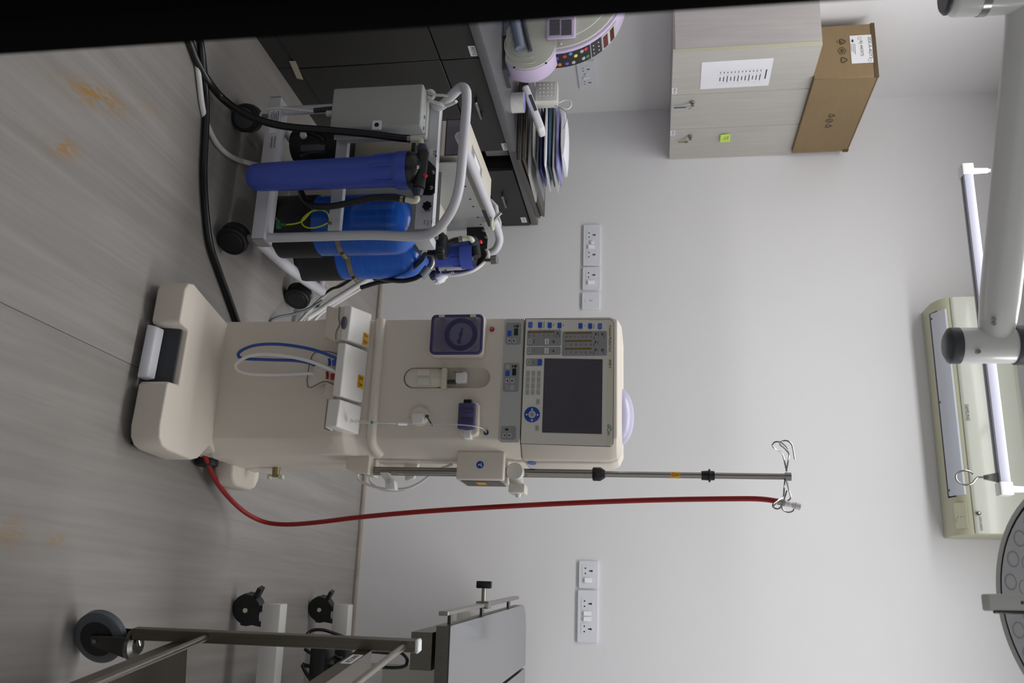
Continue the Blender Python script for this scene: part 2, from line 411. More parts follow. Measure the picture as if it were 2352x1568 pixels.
a = ox(1347, 137, WX); b = ox(1347, 201, WX)
zc = ox(1347, 170, WX).z
socket_plate('long white socket plate on the side wall behind the lilac lab machine', (WX, a.y, zc-0.042), Y1, Z1, b.y-a.y, 0.086, [('s', .14, .38), ('k', .39, .495), ('r', .50, .605), ('s', .63, .85)])

# ------------------------------------------------------------------ air conditioner
AX0, AX1 = -1.39, -0.356
ac = thing('air_conditioner', 'cream split air conditioner high on the back wall', 'air conditioner', ((AX0+AX1)/2, WY, 2.63))
prof = [(4.199, 2.63), (4.07, 2.632), (4.03, 2.645), (4.0, 2.665), (3.987, 2.69), (3.982, 2.75), (3.985, 2.90), (4.03, 2.95), (4.199, 2.96)]
MB().prism([(AX0, y, z) for y, z in prof], (AX1-AX0, 0, 0)).bevel(0.006).build('casing', 'ac_olive', ac)
MB().prism([(AX0+0.004, y, z) for y, z in [(4.03, 2.72), (3.981, 2.689), (3.972, 2.70), (3.968, 2.76), (3.971, 2.91), (3.99, 2.935), (4.03, 2.94)]], (AX1-AX0-0.008, 0, 0)).bevel(0.004).build('front_panel', 'ac_cream', ac)
# outlet: black gap and vane
MB().prism([(AX0+0.05, y, z) for y, z in [(4.066, 2.631), (4.028, 2.6440), (4.03, 2.660), (4.07, 2.645)]], (AX1-AX0-0.21, 0, 0)).build('outlet_slot', 'hole_black', ac)
MB().prism([(AX0+0.055, y, z) for y, z in [(4.060, 2.6255), (3.985, 2.6650), (3.990, 2.675), (4.062, 2.636)]], (AX1-AX0-0.22, 0, 0)).bevel(0.0015).build('vane', 'ac_vane', ac)
for k in (0.03, 0.5, 0.97):
    xk = AX0+0.055+(AX1-AX0-0.22)*k
    MB().cyl((xk, 4.062, 2.638), (xk, 4.052, 2.630), 0.008, 0.006, 12).build('vane_clip', 'rubber_black', ac)
MB().box(AX0+0.05, AX1-0.16, 4.064, 4.080, 2.6275, 2.634).build('outlet_gap', 'hole_black', ac)
# display at the right of the vane
d0 = Vector((AX1-0.14, 4.012, 2.6535)); dn = Vector((0, -0.036, -0.04)).normalized(); du = Vector((0, -0.04, 0.036)).normalized()
pl = plate(d0+X1*0.06+dn*0.004, X1, du, 0.105, 0.052, 0.003, 0.003).build('display_panel', 'ac_olive', ac)
for k, dz in enumerate((-0.014, 0.0, 0.012)):
    plate(d0+X1*0.066+dn*0.0071+du*dz, X1, du, 0.003, 0.003, 0.0005).build('indicator', 'lab_dark', pl)
plate(d0+X1*0.078+dn*0.0071-du*0.019, X1, du, 0.016, 0.007, 0.0006, 0.002).build('indicator', 'key_grey', pl)
a, b = oy(2219.5, 928, 3.968), oy(2219.5, 965, 3.968)
text('lettering', 'SAMSUNG', a-Y1*0.0012, X1, Z1, 0.020, 'ink', ac, width=b.x-a.x)
a, b = oy(2251, 1186, 3.968), oy(2249, 1218, 3.968)
text('lettering', 'DIGITAL INVERTER', a-Y1*0.0012, X1, Z1, 0.013, 'ink', ac, width=b.x-a.x)
lg = oy(2247, 1177, 3.968)
MB().prism([lg+Vector((0.011*math.cos(t)*(1 if math.cos(t) > 0 else 0.4), -0.0006, 0.011*math.sin(t))) for t in [2*math.pi*k/18 for k in range(18)]] , (0, -0.0008, 0)).build('logo', 'ink', ac)
MB().cyl(lg+Vector((0.001, -0.0013, 0.004)), lg+Vector((0.001, -0.002, 0.004)), 0.004).build('logo_gap', 'ac_cream', ac)
# ================================================================== dialysis machine
FY = 2.44                         # plane of its upper front
dm = thing('dialysis_machine', 'cream dialysis machine with control display and infusion pole in mid-room', 'dialysis machine', (-0.62, 2.46, 0))
def fp(x, y, off=0.0): return oy(x, y, FY-off)
PXM = 0.00122                     # metres per photo pixel on the machine's front
# base with the recess for the brake bar
o = [(-0.80, 2.44), (-0.838, 2.25), (-0.846, 2.215), (-0.838, 2.187), (-0.815, 2.172), (-0.722, 2.168), (-0.715, 2.176), (-0.712, 2.222), (-0.552, 2.214), (-0.548, 2.162), (-0.54, 2.154),
     (-0.425, 2.148), (-0.395, 2.155), (-0.377, 2.175), (-0.370, 2.205), (-0.366, 2.335), (-0.376, 2.37), (-0.40, 2.40), (-0.425, 2.43), (-0.405, 2.47), (-0.405, 2.74), (-0.80, 2.74)]
MB().prism([(x, y, 0.022) for x, y in o], (0, 0, 0.085)).bevel(0.006, 3, 50).build('base', 'cream', dm)
m = MB().hexa([(-0.708, 2.150, 0.022), (-0.555, 2.140, 0.022), (-0.555, 2.185, 0.022), (-0.708, 2.195, 0.022), (-0.704, 2.160, 0.046), (-0.559, 2.150, 0.046), (-0.559, 2.182, 0.052), (-0.704, 2.192, 0.052)]).bevel(0.005, 2)
m.build('brake_bar', 'powder_white', dm, label='white worn brake bar')
MB().hexa([(-0.710, 2.200, 0.024), (-0.5535, 2.192, 0.024), (-0.5535, 2.212, 0.024), (-0.710, 2.220, 0.024), (-0.710, 2.2135, 0.088), (-0.5535, 2.2055, 0.088), (-0.5535, 2.2125, 0.088), (-0.710, 2.2205, 0.088)]).build('recess_shade_plate', 'caster_grey', dm)  # dark backing plate: its grey stands in for the shade inside the notch
# rear outrigger foot and castors
fo = oy(545, 1118, 2.66)
MB().loft([[(-0.46, 2.60, z), (fo.x-0.03, 2.61, z), (fo.x-0.008, 2.625, z), (fo.x, 2.65, z), (fo.x, 2.745, z), (fo.x-0.012, 2.78, z), (fo.x-0.04, 2.80, z), (-0.46, 2.80, z)] for z in (0.035, fo.z+0.006)]).bevel(0.010, 3).build('rear_foot', 'cream', dm)
for cxw, cyw in ((-0.40, 2.21), (-0.79, 2.24), (-0.402, 2.56), (-0.78, 2.66)):
    c = MB().cyl((cxw-0.02, cyw, 0.034), (cxw+0.02, cyw, 0.034), 0.034, n=20).bevel(0.005).build('castor', 'rubber_black', dm)
    MB().cyl((cxw-0.023, cyw, 0.034), (cxw+0.023, cyw, 0.034), 0.010, n=12).build('hub', 'caster_grey', c)
# lower body: front hollows, then swells forward under the connector shelf
XL, XR = -0.806, -0.436
def plan(z, yf, xl, xr, side, yb, ch=0.03):
    return [(xl, yf, z), (xr-0.015, yf, z), (xr, yf+0.012, z), (side, yf+0.012+ch, z), (side, yb, z), (xl+0.005, yb, z), (xl-0.004, yf+0.03, z)]
MB().loft([plan(z, yf, XL, xr, sd, 2.77) for z, yf, xr, sd in ((0.095, 2.432, -0.43, -0.392), (0.13, 2.44, -0.432, -0.40), (0.32, 2.442, -0.434, -0.405), (0.38, 2.436, -0.434, -0.405),
      (0.44, 2.418, -0.434, -0.405), (0.485, 2.40, -0.434, -0.405), (0.515, 2.402, -0.434, -0.405), (0.545, 2.432, -0.434, -0.405), (0.58, 2.438, -0.434, -0.405))]).bevel(0.004, 2, 20).build('lower_body', 'cream', dm)
# ledge: a soft bulging bar between shelf and upper front that sweeps round the right side
lz = fp(865, 870, 0.0).z
MB().tube([(XL, 2.437, lz), (-0.62, 2.437, lz), (-0.47, 2.437, lz), (-0.441, 2.442, lz), (-0.425, 2.458, lz+0.006), (-0.410, 2.48, lz+0.016)], 0.0145, 12, 5).build('ledge', 'cream', dm)
# upper body and display housing
zs = fp(1204, 870).z              # seam below the display
ubody = MB().loft([plan(z, FY, XL, XR, sd, yb) for z, sd, yb in ((0.57, -0.404, 2.77), (0.75, -0.404, 2.74), (zs-0.006, -0.404, 2.70))]).bevel(0.005, 2, 20).build('upper_body', 'cream', dm)
ZT = fp(1427, 870).z
hs = MB().loft([plan(z, yf, XL+i, XR-i, sd-i, yb) for z, i, sd, yf, yb in ((zs-0.004, 0.0, -0.402, FY, 2.69), (ZT-0.035, 0.0, -0.402, FY, 2.66), (ZT-0.012, 0.006, -0.404, FY+0.003, 2.655), (ZT, 0.022, -0.41, FY+0.02, 2.64))]).bevel(0.003, 2, 20)
hs.build('display_housing', 'cream', dm)
MB().ell((fp(1427, 942).x-0.005, 2.55, ZT-0.012), 0.085, 0.06, 0.045, 32, 8, 0, 90).build('status_lamp', 'dome_lilac', dm, label='lilac status lamp dome')
# ---- the control strip and the display panel, both flush sheets with their keys
def strip(pxs, t, mname, name, parent, off=0.0):
    P = [fp(x, y, off) for x, y in pxs]
    return MB().prism(P, (0, -t, 0)).build(name, mname, parent)
def q4(X, Y): return (1130+X/4.612, 710+Y/4.612)
def rect(name, X0, X1_, Y0, Y1_, mname, parent, t=0.0016, off=0.0, r=0.0):
    a, b = fp(*q4((X0+X1_)/2, Y0), off), fp(*q4((X0+X1_)/2, Y1_), off)
    lo, hi = fp(*q4(X0, (Y0+Y1_)/2), off).z, fp(*q4(X1_, (Y0+Y1_)/2), off).z
    c = Vector(((a.x+b.x)/2, FY-off, (lo+hi)/2)); w, hgt = b.x-a.x, hi-lo
    return plate(c, X1, Z1, w, hgt, t, min(r, w/2.1, hgt/2.1), 3).build(name, mname, parent)
cs = strip([(1160, 737), (1164, 733), (1203, 733), (1191, 1016), (1151, 1016), (1145, 1010)], 0.0015, 'panel_grey', 'control_strip', dm)
dp = strip([(1208.5, 733), (1403, 735), (1409, 741), (1407, 1018), (1401, 1024), (1196.5, 1017.5)], 0.003, 'panel_beige', 'display_panel', dm)
T1, T2 = 0.0015, 0.003            # proud heights of the two sheets
strip([(1396.5, 735.5), (1403, 735.5), (1408.5, 741), (1406.5, 1018), (1400.5, 1023.5), (1394, 1023)], 0.0005, 'panel_brand', 'brand_strip', dp, T2)
# dark joint around the display panel
MB().tube([fp(*p, 0.0012) for p in [(1207.2, 732), (1404, 734.2), (1410.2, 741), (1408, 1019), (1402, 1025.3), (1195, 1018.6)]], 0.0012, 6, 1, True).build('panel_joint', 'lab_dark', dm)
for (X0, X1_, Y0, Y1_) in ((145, 308, 142, 375), (120, 288, 568, 874), (94, 256, 1236, 1380)):
    rect('key_field', X0, X1_, Y0, Y1_, 'panel_mid', cs, 0.0006, T1, 0.007)
F1 = T1+0.0006
def key(X, Y, w, h, mname, parent, off, name='key', t=0.0012):
    return rect(name, X-w/2, X+w/2, Y-h/2, Y+h/2, mname, parent, t, off, 0.0015)
def tri(X, Y, d, s, mname, parent, off, name='arrow'):
    dirs = {'u': [(1, 0), (-1, -1), (-1, 1)], 'd': [(-1, 0), (1, 1), (1, -1)], 'r': [(0, 1), (1, -1), (-1, -1)], 'l': [(0, -1), (-1, 1), (1, 1)]}[d]
    return MB().prism([fp(*q4(X+a*s, Y+b*s), off) for a, b in dirs], (0, -0.0003, 0)).build(name, mname, parent)
for ox_, oy_ in ((0, 0), (-20, 424)):
    key(268+ox_, 180+oy_, 30, 26, 'led_red', cs, F1, 'indicator', 0.0006); key(238+ox_, 180+oy_, 12, 26, 'led_green', cs, F1, 'indicator', 0.0006)
    key(256+ox_, 240+oy_, 42, 74, 'led_green', cs, F1, 'number_display', 0.0006)
    key(185+ox_, 256+oy_, 42, 56, 'key_blue', cs, F1)
    for X, d in ((180, 'd'), (236, 'u')):
        k = key(X+ox_+(0), 333+oy_, 42, 52, 'key_grey', cs, F1); tri(X+ox_, 333+oy_, d, 11, 'ink', k, F1+0.0012)
key(166, 609, 42, 52, 'key_grey', cs, F1); key(213, 830, 42, 52, 'key_grey', cs, F1)
k = key(158, 829, 42, 52, 'key_grey', cs, F1)
c = fp(*q4(156, 829), F1+0.0012); MB().tube([c+Vector((0.0045*math.cos(t), -0.0002, 0.0045*math.sin(t))) for t in [2*math.pi*i/14 for i in range(14)]], 0.0004, 5, 1, True).build('clock_symbol', 'ink', k)
for X, d in ((131, 'd'), (188, 'u')):
    k = key(X, 1335, 42, 50, 'key_grey', cs, F1); tri(X, 1335, d, 11, 'ink', k, F1+0.0012)
MB().prism([fp(*q4(X, Y), F1) for X, Y in ((133, 1272), (150, 1260), (172, 1260), (172, 1284), (150, 1284))], (0, -0.0004, 0)).build('syringe_symbol', 'ink', cs)
# display panel: keys, bar graphs, key pad, cursor ring, screen
def lbl(s, X, Y, size, parent, off, mname='ink', width=None, align='CENTER'):
    p = fp(*q4(X, Y), off); p.y -= 0.0004
    return text('lettering', s, p, X1, Z1, size, mname, parent, align, width)
for X, wd in ((407, ''), (510, 'Start/Reset'), (612, 'Prime'), (716, 'Test'), (938, 'UF'), (1040, 'Cleaning'), (1143, '')):
    y0 = 166+(X-407)*0.02
    key(X, y0, 42, 56, 'key_blue', dp, T2, t=0.0015)
    key(X, y0+36, 7, 8, 'ink', dp, T2, 'indicator', 0.0004)
    if wd:
        key(X+42, y0-2, 22, 74, 'label_white', dp, T2, 'key_label', 0.0003); lbl(wd, X+42, y0-2, 0.0042, dp, T2+0.0004)
for X in (407, 1143):
    y0 = 166+(X-407)*0.02
    for dx, dy in ((-9, -11), (8, 9), (-8, 12), (9, -10)):
        c = fp(*q4(X+dx, y0+dy), T2+0.0015); MB().tube([c+Vector((0.0012*math.cos(t), -0.0002, 0.0012*math.sin(t))) for t in [2*math.pi*i/8 for i in range(8)]], 0.0003, 4, 1, True).build('key_symbol', 'label_white', dp)
for X0, X1_, Y0, Y1_ in ((372, 733, 219, 388), (368, 728, 398, 483), (743, 1218, 232, 493), (362, 533, 522, 602)):
    rect('key_field', X0, X1_, Y0, Y1_, 'panel_mid', dp, 0.0004, T2, 0.004)
F2 = T2+0.0004
for X0, X1_, Y, nums in ((380, 668, 241, ['12.5', '13.5', '14', '14.5', '15', '15.5']), (775, 1062, 251, ['-280', '-200', '-100', '0', '100', '200', '300']), (773, 1060, 335, ['0', '100', '200', '300', '400', '500']), (770, 1058, 418, ['0', '100', '200', '300', '400', '500'])):
    rect('bar_graph', X0, X1_, Y-7, Y+7, 'led_gold', dp, 0.0005, F2)
    n = len(nums)
    for i, s in enumerate(nums):
        X = X0+14+(X1_-X0-28)*i/(n-1)
        # the scale runs from bottom to top: numbers stand right of the bar
        lbl(s, X, Y+38, 0.0036, dp, F2)
        key(X, Y+14, 2, 8, 'ink', dp, F2, 'scale_tick', 0.0002)
for X, Y in ((695, 253), (1100, 262), (1098, 347), (1097, 430), (1167, 263), (1165, 432)):
    key(X, Y, 13, 28, 'led_red', dp, F2, 'indicator', 0.0004)
for X, Y in ((655, 345), (652, 442)): key(X, Y, 11, 28, 'led_green', dp, F2, 'indicator', 0.0004)
for X, Y in ((581, 342), (578, 440)): k = key(X, Y, 42, 60, 'key_white', dp, F2); lbl('ON/OFF', X, Y, 0.0034, dp, F2+0.0014)
for X, Y in ((401, 340), (396, 440), (390, 561)): k = key(X, Y, 42, 60, 'key_grey', dp, F2); lbl('Menu', X, Y, 0.0036, dp, F2+0.0014)
for s, X, Y in (('UF', 447, 438), ('BTM', 440, 562), ('Flow', 640, 340), ('UF', 632, 440), ('mS/cm', 680, 285), ('Conductivity', 712, 270), ('mmHg', 1080, 300), ('mmHg', 1080, 375), ('mmHg', 1078, 460), ('Arterial', 1126, 268), ('Venous', 1124, 352), ('TMP', 1116, 428), ('Air Detector', 1183, 278), ('Blood Leak', 1181, 445), ('Dialysate', 448, 340)):
    lbl(s, X, Y, 0.0033, dp, F2)
k = key(508, 562, 42, 58, 'key_blue', dp, F2, t=0.0015)
PADS = ['123', '456', '789', '.0-']
for r in range(4):
    for cidx in range(3):
        X, Y = 498-58*cidx-r*2.6, 680+66*r
        k = key(X, Y, 38, 56, 'key_grey', dp, T2); lbl('789456123+-0'[cidx*3+r] if r < 3 else ['+', '-', '0'][cidx], X, Y, 0.0042, dp, T2+0.0013)
key(487, 981, 38, 58, 'key_grey', dp, T2); lbl('C', 487, 981, 0.0042, dp, T2+0.0013)
key(477, 1258, 38, 58, 'key_grey', dp, T2); lbl('Esc', 477, 1258, 0.0036, dp, T2+0.0013)
c = fp(*q4(425, 1115), T2)
rg = MB().lathe(c, -Y1, [(0.0222, 0), (0.0222, 0.0012), (0.0214, 0.0018)], 36).build('cursor_ring', 'ring_blue', dp)
MB().lathe(c-Y1*0.0018, -Y1, [(0.0103, 0), (0.0103, 0.001), (0.0095, 0.0016), (0.008, 0.0013)], 24).build('ring_collar', 'key_white', rg)
k = MB().lathe(c-Y1*0.0028, -Y1, [(0.0078, 0), (0.0078, 0.0012), (0.0, 0.0014)], 20).build('key', 'key_grey', rg)
for X, Y, d in ((487, 1118, 'u'), (363, 1115, 'd'), (425, 1056, 'l'), (422, 1178, 'r')): tri(X, Y, d, 12, 'label_white', rg, T2+0.0019)
lbl('OK', 425, 1115, 0.0042, dp, T2+0.0045)
sp = strip([(1250.4, 822.8), (1384.2, 824.9), (1382.2, 996.6), (1245, 993)], 0.0008, 'screen', 'screen', dp, T2)
sp['label'] = 'dark switched-off screen'
a, b = fp(*q4(1252, 172), T2+0.0006), fp(*q4(1252, 450), T2+0.0006)
text('lettering', 'Fresenius Medical Care', a-Y1*0.0003, X1, Z1, 0.0096, 'ink', dp, width=b.x-a.x)
a, b = fp(*q4(1250, 530), T2+0.0006), fp(*q4(1250, 621), T2+0.0006)
text('lettering', '4008 S', a-Y1*0.0003, X1, Z1, 0.0098, 'ink', dp, width=b.x-a.x)
a, b = fp(*q4(1238, 1218), T2+0.0006), fp(*q4(1238, 1328), T2+0.0006)
text('lettering', 'oCm', a-Y1*0.0003, X1, Z1, 0.0145, 'ink_blue', dp, width=b.x-a.x)
c = fp(*q4(1256, 1262), T2+0.0009)
MB().tube([c+Vector((0.007*math.cos(t), -0.0004, 0.0055*math.sin(t)-0.001)) for t in [math.radians(a) for a in range(10, 190, 20)]], [0.0004, 0.0011], 5, 1).build('logo', 'ink_green', dp)
# ---- blood pump
def q3(X, Y): return (840+X/4.356, 700+Y/4.356)
def fbox(name, xa, xb, ya, yb, t, mname, parent, off=0.0, bev=0.0, seg=2, r=0.0):
    """rounded block on the front; pixel corners are read at its outer face"""
    Yp = FY-off-t; A, B = oy((xa+xb)/2, ya, Yp), oy((xa+xb)/2, yb, Yp); lo, hi = oy(xa, (ya+yb)/2, Yp).z, oy(xb, (ya+yb)/2, Yp).z
    c = Vector(((A.x+B.x)/2, FY-off+0.0, (lo+hi)/2))
    p = plate(c, X1, Z1, B.x-A.x, hi-lo, t, r, 4) if r else plate(c, X1, Z1, B.x-A.x, hi-lo, t)
    if bev: p.bevel(bev, seg)
    return p.build(name, mname, parent)
bp = fbox('blood_pump', 990, 1111, 721, 817, 0.040, 'cream', dm, 0, 0.004, 3, 0.014)
pc = oy(1059, 768, FY-0.045)
MB().lathe((pc.x, FY-0.039, pc.z), -Y1, [(0.050, 0), (0.050, 0.004), (0.034, 0.0042), (0.034, 0.0075), (0.0, 0.008)], 40).build('rotor', 'rocker_white', bp)
MB().tube([Vector((pc.x+0.042*math.cos(t), FY-0.047, pc.z+0.042*math.sin(t))) for t in [2*math.pi*i/32 for i in range(32)]], 0.007, 8, 1, True).build('pump_track', 'plastic_black', bp)
MB().cyl((pc.x+0.022, FY-0.047, pc.z-0.004), (pc.x-0.018, FY-0.047, pc.z+0.003), 0.003).ell((pc.x+0.022, FY-0.049, pc.z-0.004), 0.007, 0.004, 0.006).ell((pc.x, FY-0.049, pc.z), 0.006, 0.004, 0.006).build('crank', 'lab_dark', bp)
A = oy(1048, 722, FY-0.066); B = oy(1048, 811, FY-0.066); lo, hi = oy(989, 766, FY-0.066).z, oy(1107, 766, FY-0.066).z
c = Vector(((A.x+B.x)/2, FY-0.060, (lo+hi)/2)); w, hgt = B.x-A.x, hi-lo
plate(c, X1, Z1, w, hgt, 0.006, 0.012).build('pump_lid', 'pump_purple', bp, label='translucent violet pump lid')
rim = [c+Vector((a, 0.012, b)) for a, b in rrect(w-0.004, hgt-0.004, 0.012)]
MB().tube([p-Y1*0.010 for p in rim], 0.0042, 8, 1, True).build('lid_rim', 'clamp_purple', bp)
for px in (1014, 1086): fbox('lid_hinge', px-6, px+6, 722, 727, 0.070, 'elbow_ivory', bp)
# ---- pressure ports with coloured rings
for (px, py, cm) in ((1130, 756, 'red_plastic'), (1116.6, 993, 'ink_blue')):
    c = fp(px, py)
    p = MB().lathe(c, -Y1, [(0.0075, 0), (0.0075, 0.003), (0.005, 0.003)], 20).build('pressure_port', cm, dm)
    MB().lathe(c-Y1*0.003, -Y1, [(0.005, 0), (0.005, 0.008), (0.0035, 0.009), (0.0035, 0.014)], 16).build('port_nipple', 'chrome', p)
# ---- stadium recess with drip chamber holder and level sensor
a, b = fp(927, 867), fp(1126, 867)
hw = (fp(1030, 891).x-fp(1030, 844).x)/2; cxm = (fp(1030, 891).x+fp(1030, 844).x)/2
def stadium(z0, z1, cx_, r, Yy, n=10):
    return [Vector((cx_+r*math.cos(math.radians(180+180*i/n)), Yy, z0+r+r*math.sin(math.radians(180+180*i/n)))) for i in range(n+1)] + \
           [Vector((cx_+r*math.cos(math.radians(180*i/n)), Yy, z1-r+r*math.sin(math.radians(180*i/n)))) for i in range(n+1)]
z0, z1 = a.z, b.z
def capsule(cx_, z0, z1, r, ry, Yc, n=24, m=8):
    secs = []
    for k in range(m+1):
        t = math.radians(-90+90*k/m); secs.append((z0+r+r*math.sin(t), max(math.cos(t), 0.02)))
    for k in range(m+1):
        t = math.radians(90*k/m); secs.append((z1-r+r*math.sin(t), max(math.cos(t), 0.02)))
    return MB().loft([[Vector((cx_+r*q*math.cos(2*math.pi*i/n), Yc+ry*q*math.sin(2*math.pi*i/n), z)) for i in range(n)] for z, q in secs])
cutter = capsule(cxm, z0, z1, hw, 0.030, FY).build('cutter', 'cream')
bmod = ubody.modifiers.new('recess', 'BOOLEAN'); bmod.operation = 'DIFFERENCE'; bmod.object = cutter; bmod.solver = 'EXACT'
bpy.context.view_layer.update()
_me = bpy.data.meshes.new_from_object(ubody.evaluated_get(bpy.context.evaluated_depsgraph_get()))
ubody.modifiers.clear(); ubody.data = _me
bpy.data.objects.remove(cutter)
_me.set_sharp_from_angle(angle=math.radians(30))
zt = fp(1024, 867).z
_sec = []
for _k in range(9):
    _t = math.radians(-84+84*_k/8); _sec.append((z0+0.003+hw*0.95*(1+math.sin(_t)), math.cos(_t)))
_sec += [(zt-0.024, 1.0), (zt-0.018, 0.93), (zt-0.008, 0.97)]
MB().loft([[Vector((cxm+hw*0.95*q*math.cos(2*math.pi*i/28), FY+0.004+0.020*q*math.sin(2*math.pi*i/28), z)) for i in range(28)] for z, q in _sec]).build('chamber_holder', 'lens_translucent', dm)
fbox('holder_window', 957, 987, 867, 883, 0.021, 'acrylic', dm, 0, 0.002)
fbox('holder_window', 957, 987, 848, 862, 0.019, 'cream', dm, 0, 0.003)
fbox('holder_collar', 1013, 1025, 844, 891, 0.024, 'lens_translucent', dm, 0, 0.003)
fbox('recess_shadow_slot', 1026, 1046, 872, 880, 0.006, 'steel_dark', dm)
ls = fbox('level_sensor', 1046, 1071, 852, 878, 0.024, 'cream_white', dm, 0, 0.005, 3)
MB().tube([oy(x, y, FY-0.027) for x, y in ((1042, 851), (1046, 855), (1063, 854))], 0.0009, 6, 2).build('spring_wire', 'steel_dark', ls)
fbox('sensor_pin', 1030, 1046, 871, 874, 0.012, 'steel', dm); fbox('sensor_pin', 1030, 1046, 877, 880, 0.012, 'steel', dm)
# ---- round cap with key-like lever
c = fp(966, 956)
kn = MB().lathe(c, -Y1, [(0.030, 0), (0.029, 0.010), (0.022, 0.018), (0.0, 0.021)], 28).build('occlusion_cap', 'cream', dm)
fbox('cap_block', 946, 972, 948, 972, 0.030, 'cream_white', kn, 0, 0.004, 2)
MB().cyl(oy(981, 957, FY-0.024), oy(993, 977, FY-0.03), 0.0022, n=10).ell(oy(981, 956, FY-0.024), 0.005, 0.004, 0.006).build('cap_lever', 'steel_dark', kn)
# ---- violet air-detector clamp
cl = fbox('air_clamp', 1053, 1100, 922, 1000, 0.030, 'cream', dm, 0, 0.006, 3, 0.014)
fbox('clamp_cover', 1051, 1090, 924, 984, 0.044, 'clamp_purple', cl, 0.0, 0.005, 3)
fbox('clamp_window', 1053, 1089, 940, 957, 0.048, 'lab_dark', cl, 0.0, 0.002); fbox('clamp_window', 1055, 1087, 943, 953, 0.050, 'clamp_purple', cl, 0.0, 0.002)
fbox('clamp_hinge', 1065, 1082, 917, 925, 0.040, 'plastic_black', cl); fbox('clamp_latch', 1064, 1081, 986, 1006, 0.034, 'cream_white', cl, 0, 0.003)
fbox('fixing_dot', 939.5, 941.5, 956, 958, 0.001, 'brass', dm)
# ---- connector shelf: three lidded blocks that slope forward
def lidded(name, tops, drop, mname, label=None, back=2.45):
    """tops: far-left, far-right, near-right, near-left pixels; drop: pixel height of the front face"""
    FL, FR, NR, NL = [oy(*tops[0], 2.425), oy(*tops[1], 2.425), oy(*tops[2], 2.335), oy(*tops[3], 2.335)]
    BR, BL = oy(tops[2][0]-drop, tops[2][1]-1, 2.345), oy(tops[3][0]-drop, tops[3][1]-1, 2.345)
    m = MB().hexa([BL, BR, Vector((FR.x, back, FR.z-0.05)), Vector((FL.x, back, FL.z-0.05)), NL, NR, FR, FL]).bevel(0.005, 3)
    return m.build(name, mname, dm, label=label), (FL, FR, NR, NL, BL, BR)
b1, c1 = lidded('connector_lid', [(855.5, 721), (848, 798), (798, 780), (807.5, 702)], 17, 'cream_white')
b2, c2 = lidded('connector_lid', [(846.5, 807), (834, 925), (780.5, 909), (794, 787)], 18, 'cream_white')
b3, c3 = lidded('connector_lid', [(833, 933), (825.5, 998), (772, 979), (781.5, 916)], 27, 'cream_white')
def under(cc, dz, name, mname, grow=0.0):
    FL, FR, NR, NL, BL, BR = cc
    return MB().hexa([Vector((BL.x-grow, 2.36, BL.z-dz)), Vector((BR.x+grow, 2.36, BR.z-dz)), Vector((FR.x+grow, 2.45, BR.z-dz)), Vector((FL.x-grow, 2.45, BL.z-dz)),
                      Vector((BL.x-grow, 2.350, BL.z+0.001)), Vector((BR.x+grow, 2.350, BR.z+0.001)), Vector((FR.x+grow, 2.45, BR.z+0.012)), Vector((FL.x-grow, 2.45, BL.z+0.012))]).bevel(0.006, 3).build(name, mname, dm)
under(c1, 0.030, 'connector_housing', 'cream'); 
u3 = under(c3, 0.004, 'connector_housing', 'cream')
MB().ell(oy(790, 741, 2.338), 0.019, 0.008, 0.009, 24, 10).build('lid_latch', 'lab_dark', dm)
MB().hexa([Vector((-0.845, 2.40, 0.43)), Vector((-0.745, 2.40, 0.43)), Vector((-0.745, 2.47, 0.43)), Vector((-0.805, 2.47, 0.43)), Vector((c1[4].x, 2.372, c1[4].z-0.028)), Vector((c1[5].x, 2.372, c1[5].z-0.028)), Vector((c1[5].x, 2.47, 0.50)), Vector((c1[4].x, 2.47, 0.50))]).bevel(0.008, 3).build('connector_pod', 'cream', dm)
def gline(pts, Yp, r=0.0016, name='gasket'): MB().tube([oy(x, y, Yp) for x, y in pts], r, 6, 4).build(name, 'gasket', dm)
gline([(780, 704), (778, 730), (780, 745), (772, 762), (771, 780)], 2.352)
gline([(753, 916), (746, 978), (749, 984), (758, 988)], 2.348)
cp_ = [(774, 812), (744, 806.5), (716, 818), (706.5, 888), (744, 876), (768, 884)]
MB().prism([oy(x, y, 2.388) for x, y in cp_], (0, 0.02, 0)).build('port_plate', 'cream', dm)
gline(cp_, 2.3865, 0.0018)
fbox('shelf_recess', 750, 772, 800, 918, 0.046, 'cream', dm)
for x, y, mm in ((757, 832, 'ring_blue'), (752, 862, 'hose_red')):
    g = MB().tube([oy(x-1, y-8, 2.376), oy(x, y, 2.374), oy(x-1, y+8, 2.376)], 0.0042, 8, 3).build('connector_grip', mm, dm)
for x, y, mm in ((769, 832, 'ring_blue'), (765, 864, 'hose_red')):
    MB().hexa([oy(x-6, y-6, 2.372), oy(x-6, y+8, 2.372), oy(x-4, y+8, 2.385), oy(x-4, y-6, 2.385), oy(x+7, y-8, 2.362), oy(x+7, y+8, 2.362), oy(x+7, y+8, 2.385), oy(x+7, y-8, 2.385)]).build('connector_body', mm, dm)
for x, y in ((719, 857.5), (721, 836)):
    p = MB().lathe(oy(x, y, 2.388), -Y1, [(0.007, 0), (0.006, 0.004), (0.0035, 0.005), (0.0035, 0.014)], 14).build('rinse_port', 'cream_white' if y > 840 else 'lab_dark', dm)
bl = [(777, 824, 2.36), (730, 806, 2.345), (680, 795, 2.34), (630, 790, 2.345), (585, 793, 2.36), (556, 804, 2.375), (547, 815, 2.385), (560, 823, 2.39), (620, 826, 2.395), (680, 828, 2.39), (722, 836, 2.376)]
MB().tube([oy(x, y, Y) for x, y, Y in bl], 0.0046, 10, 6).build('blue_hose', 'hose_blue', dm)
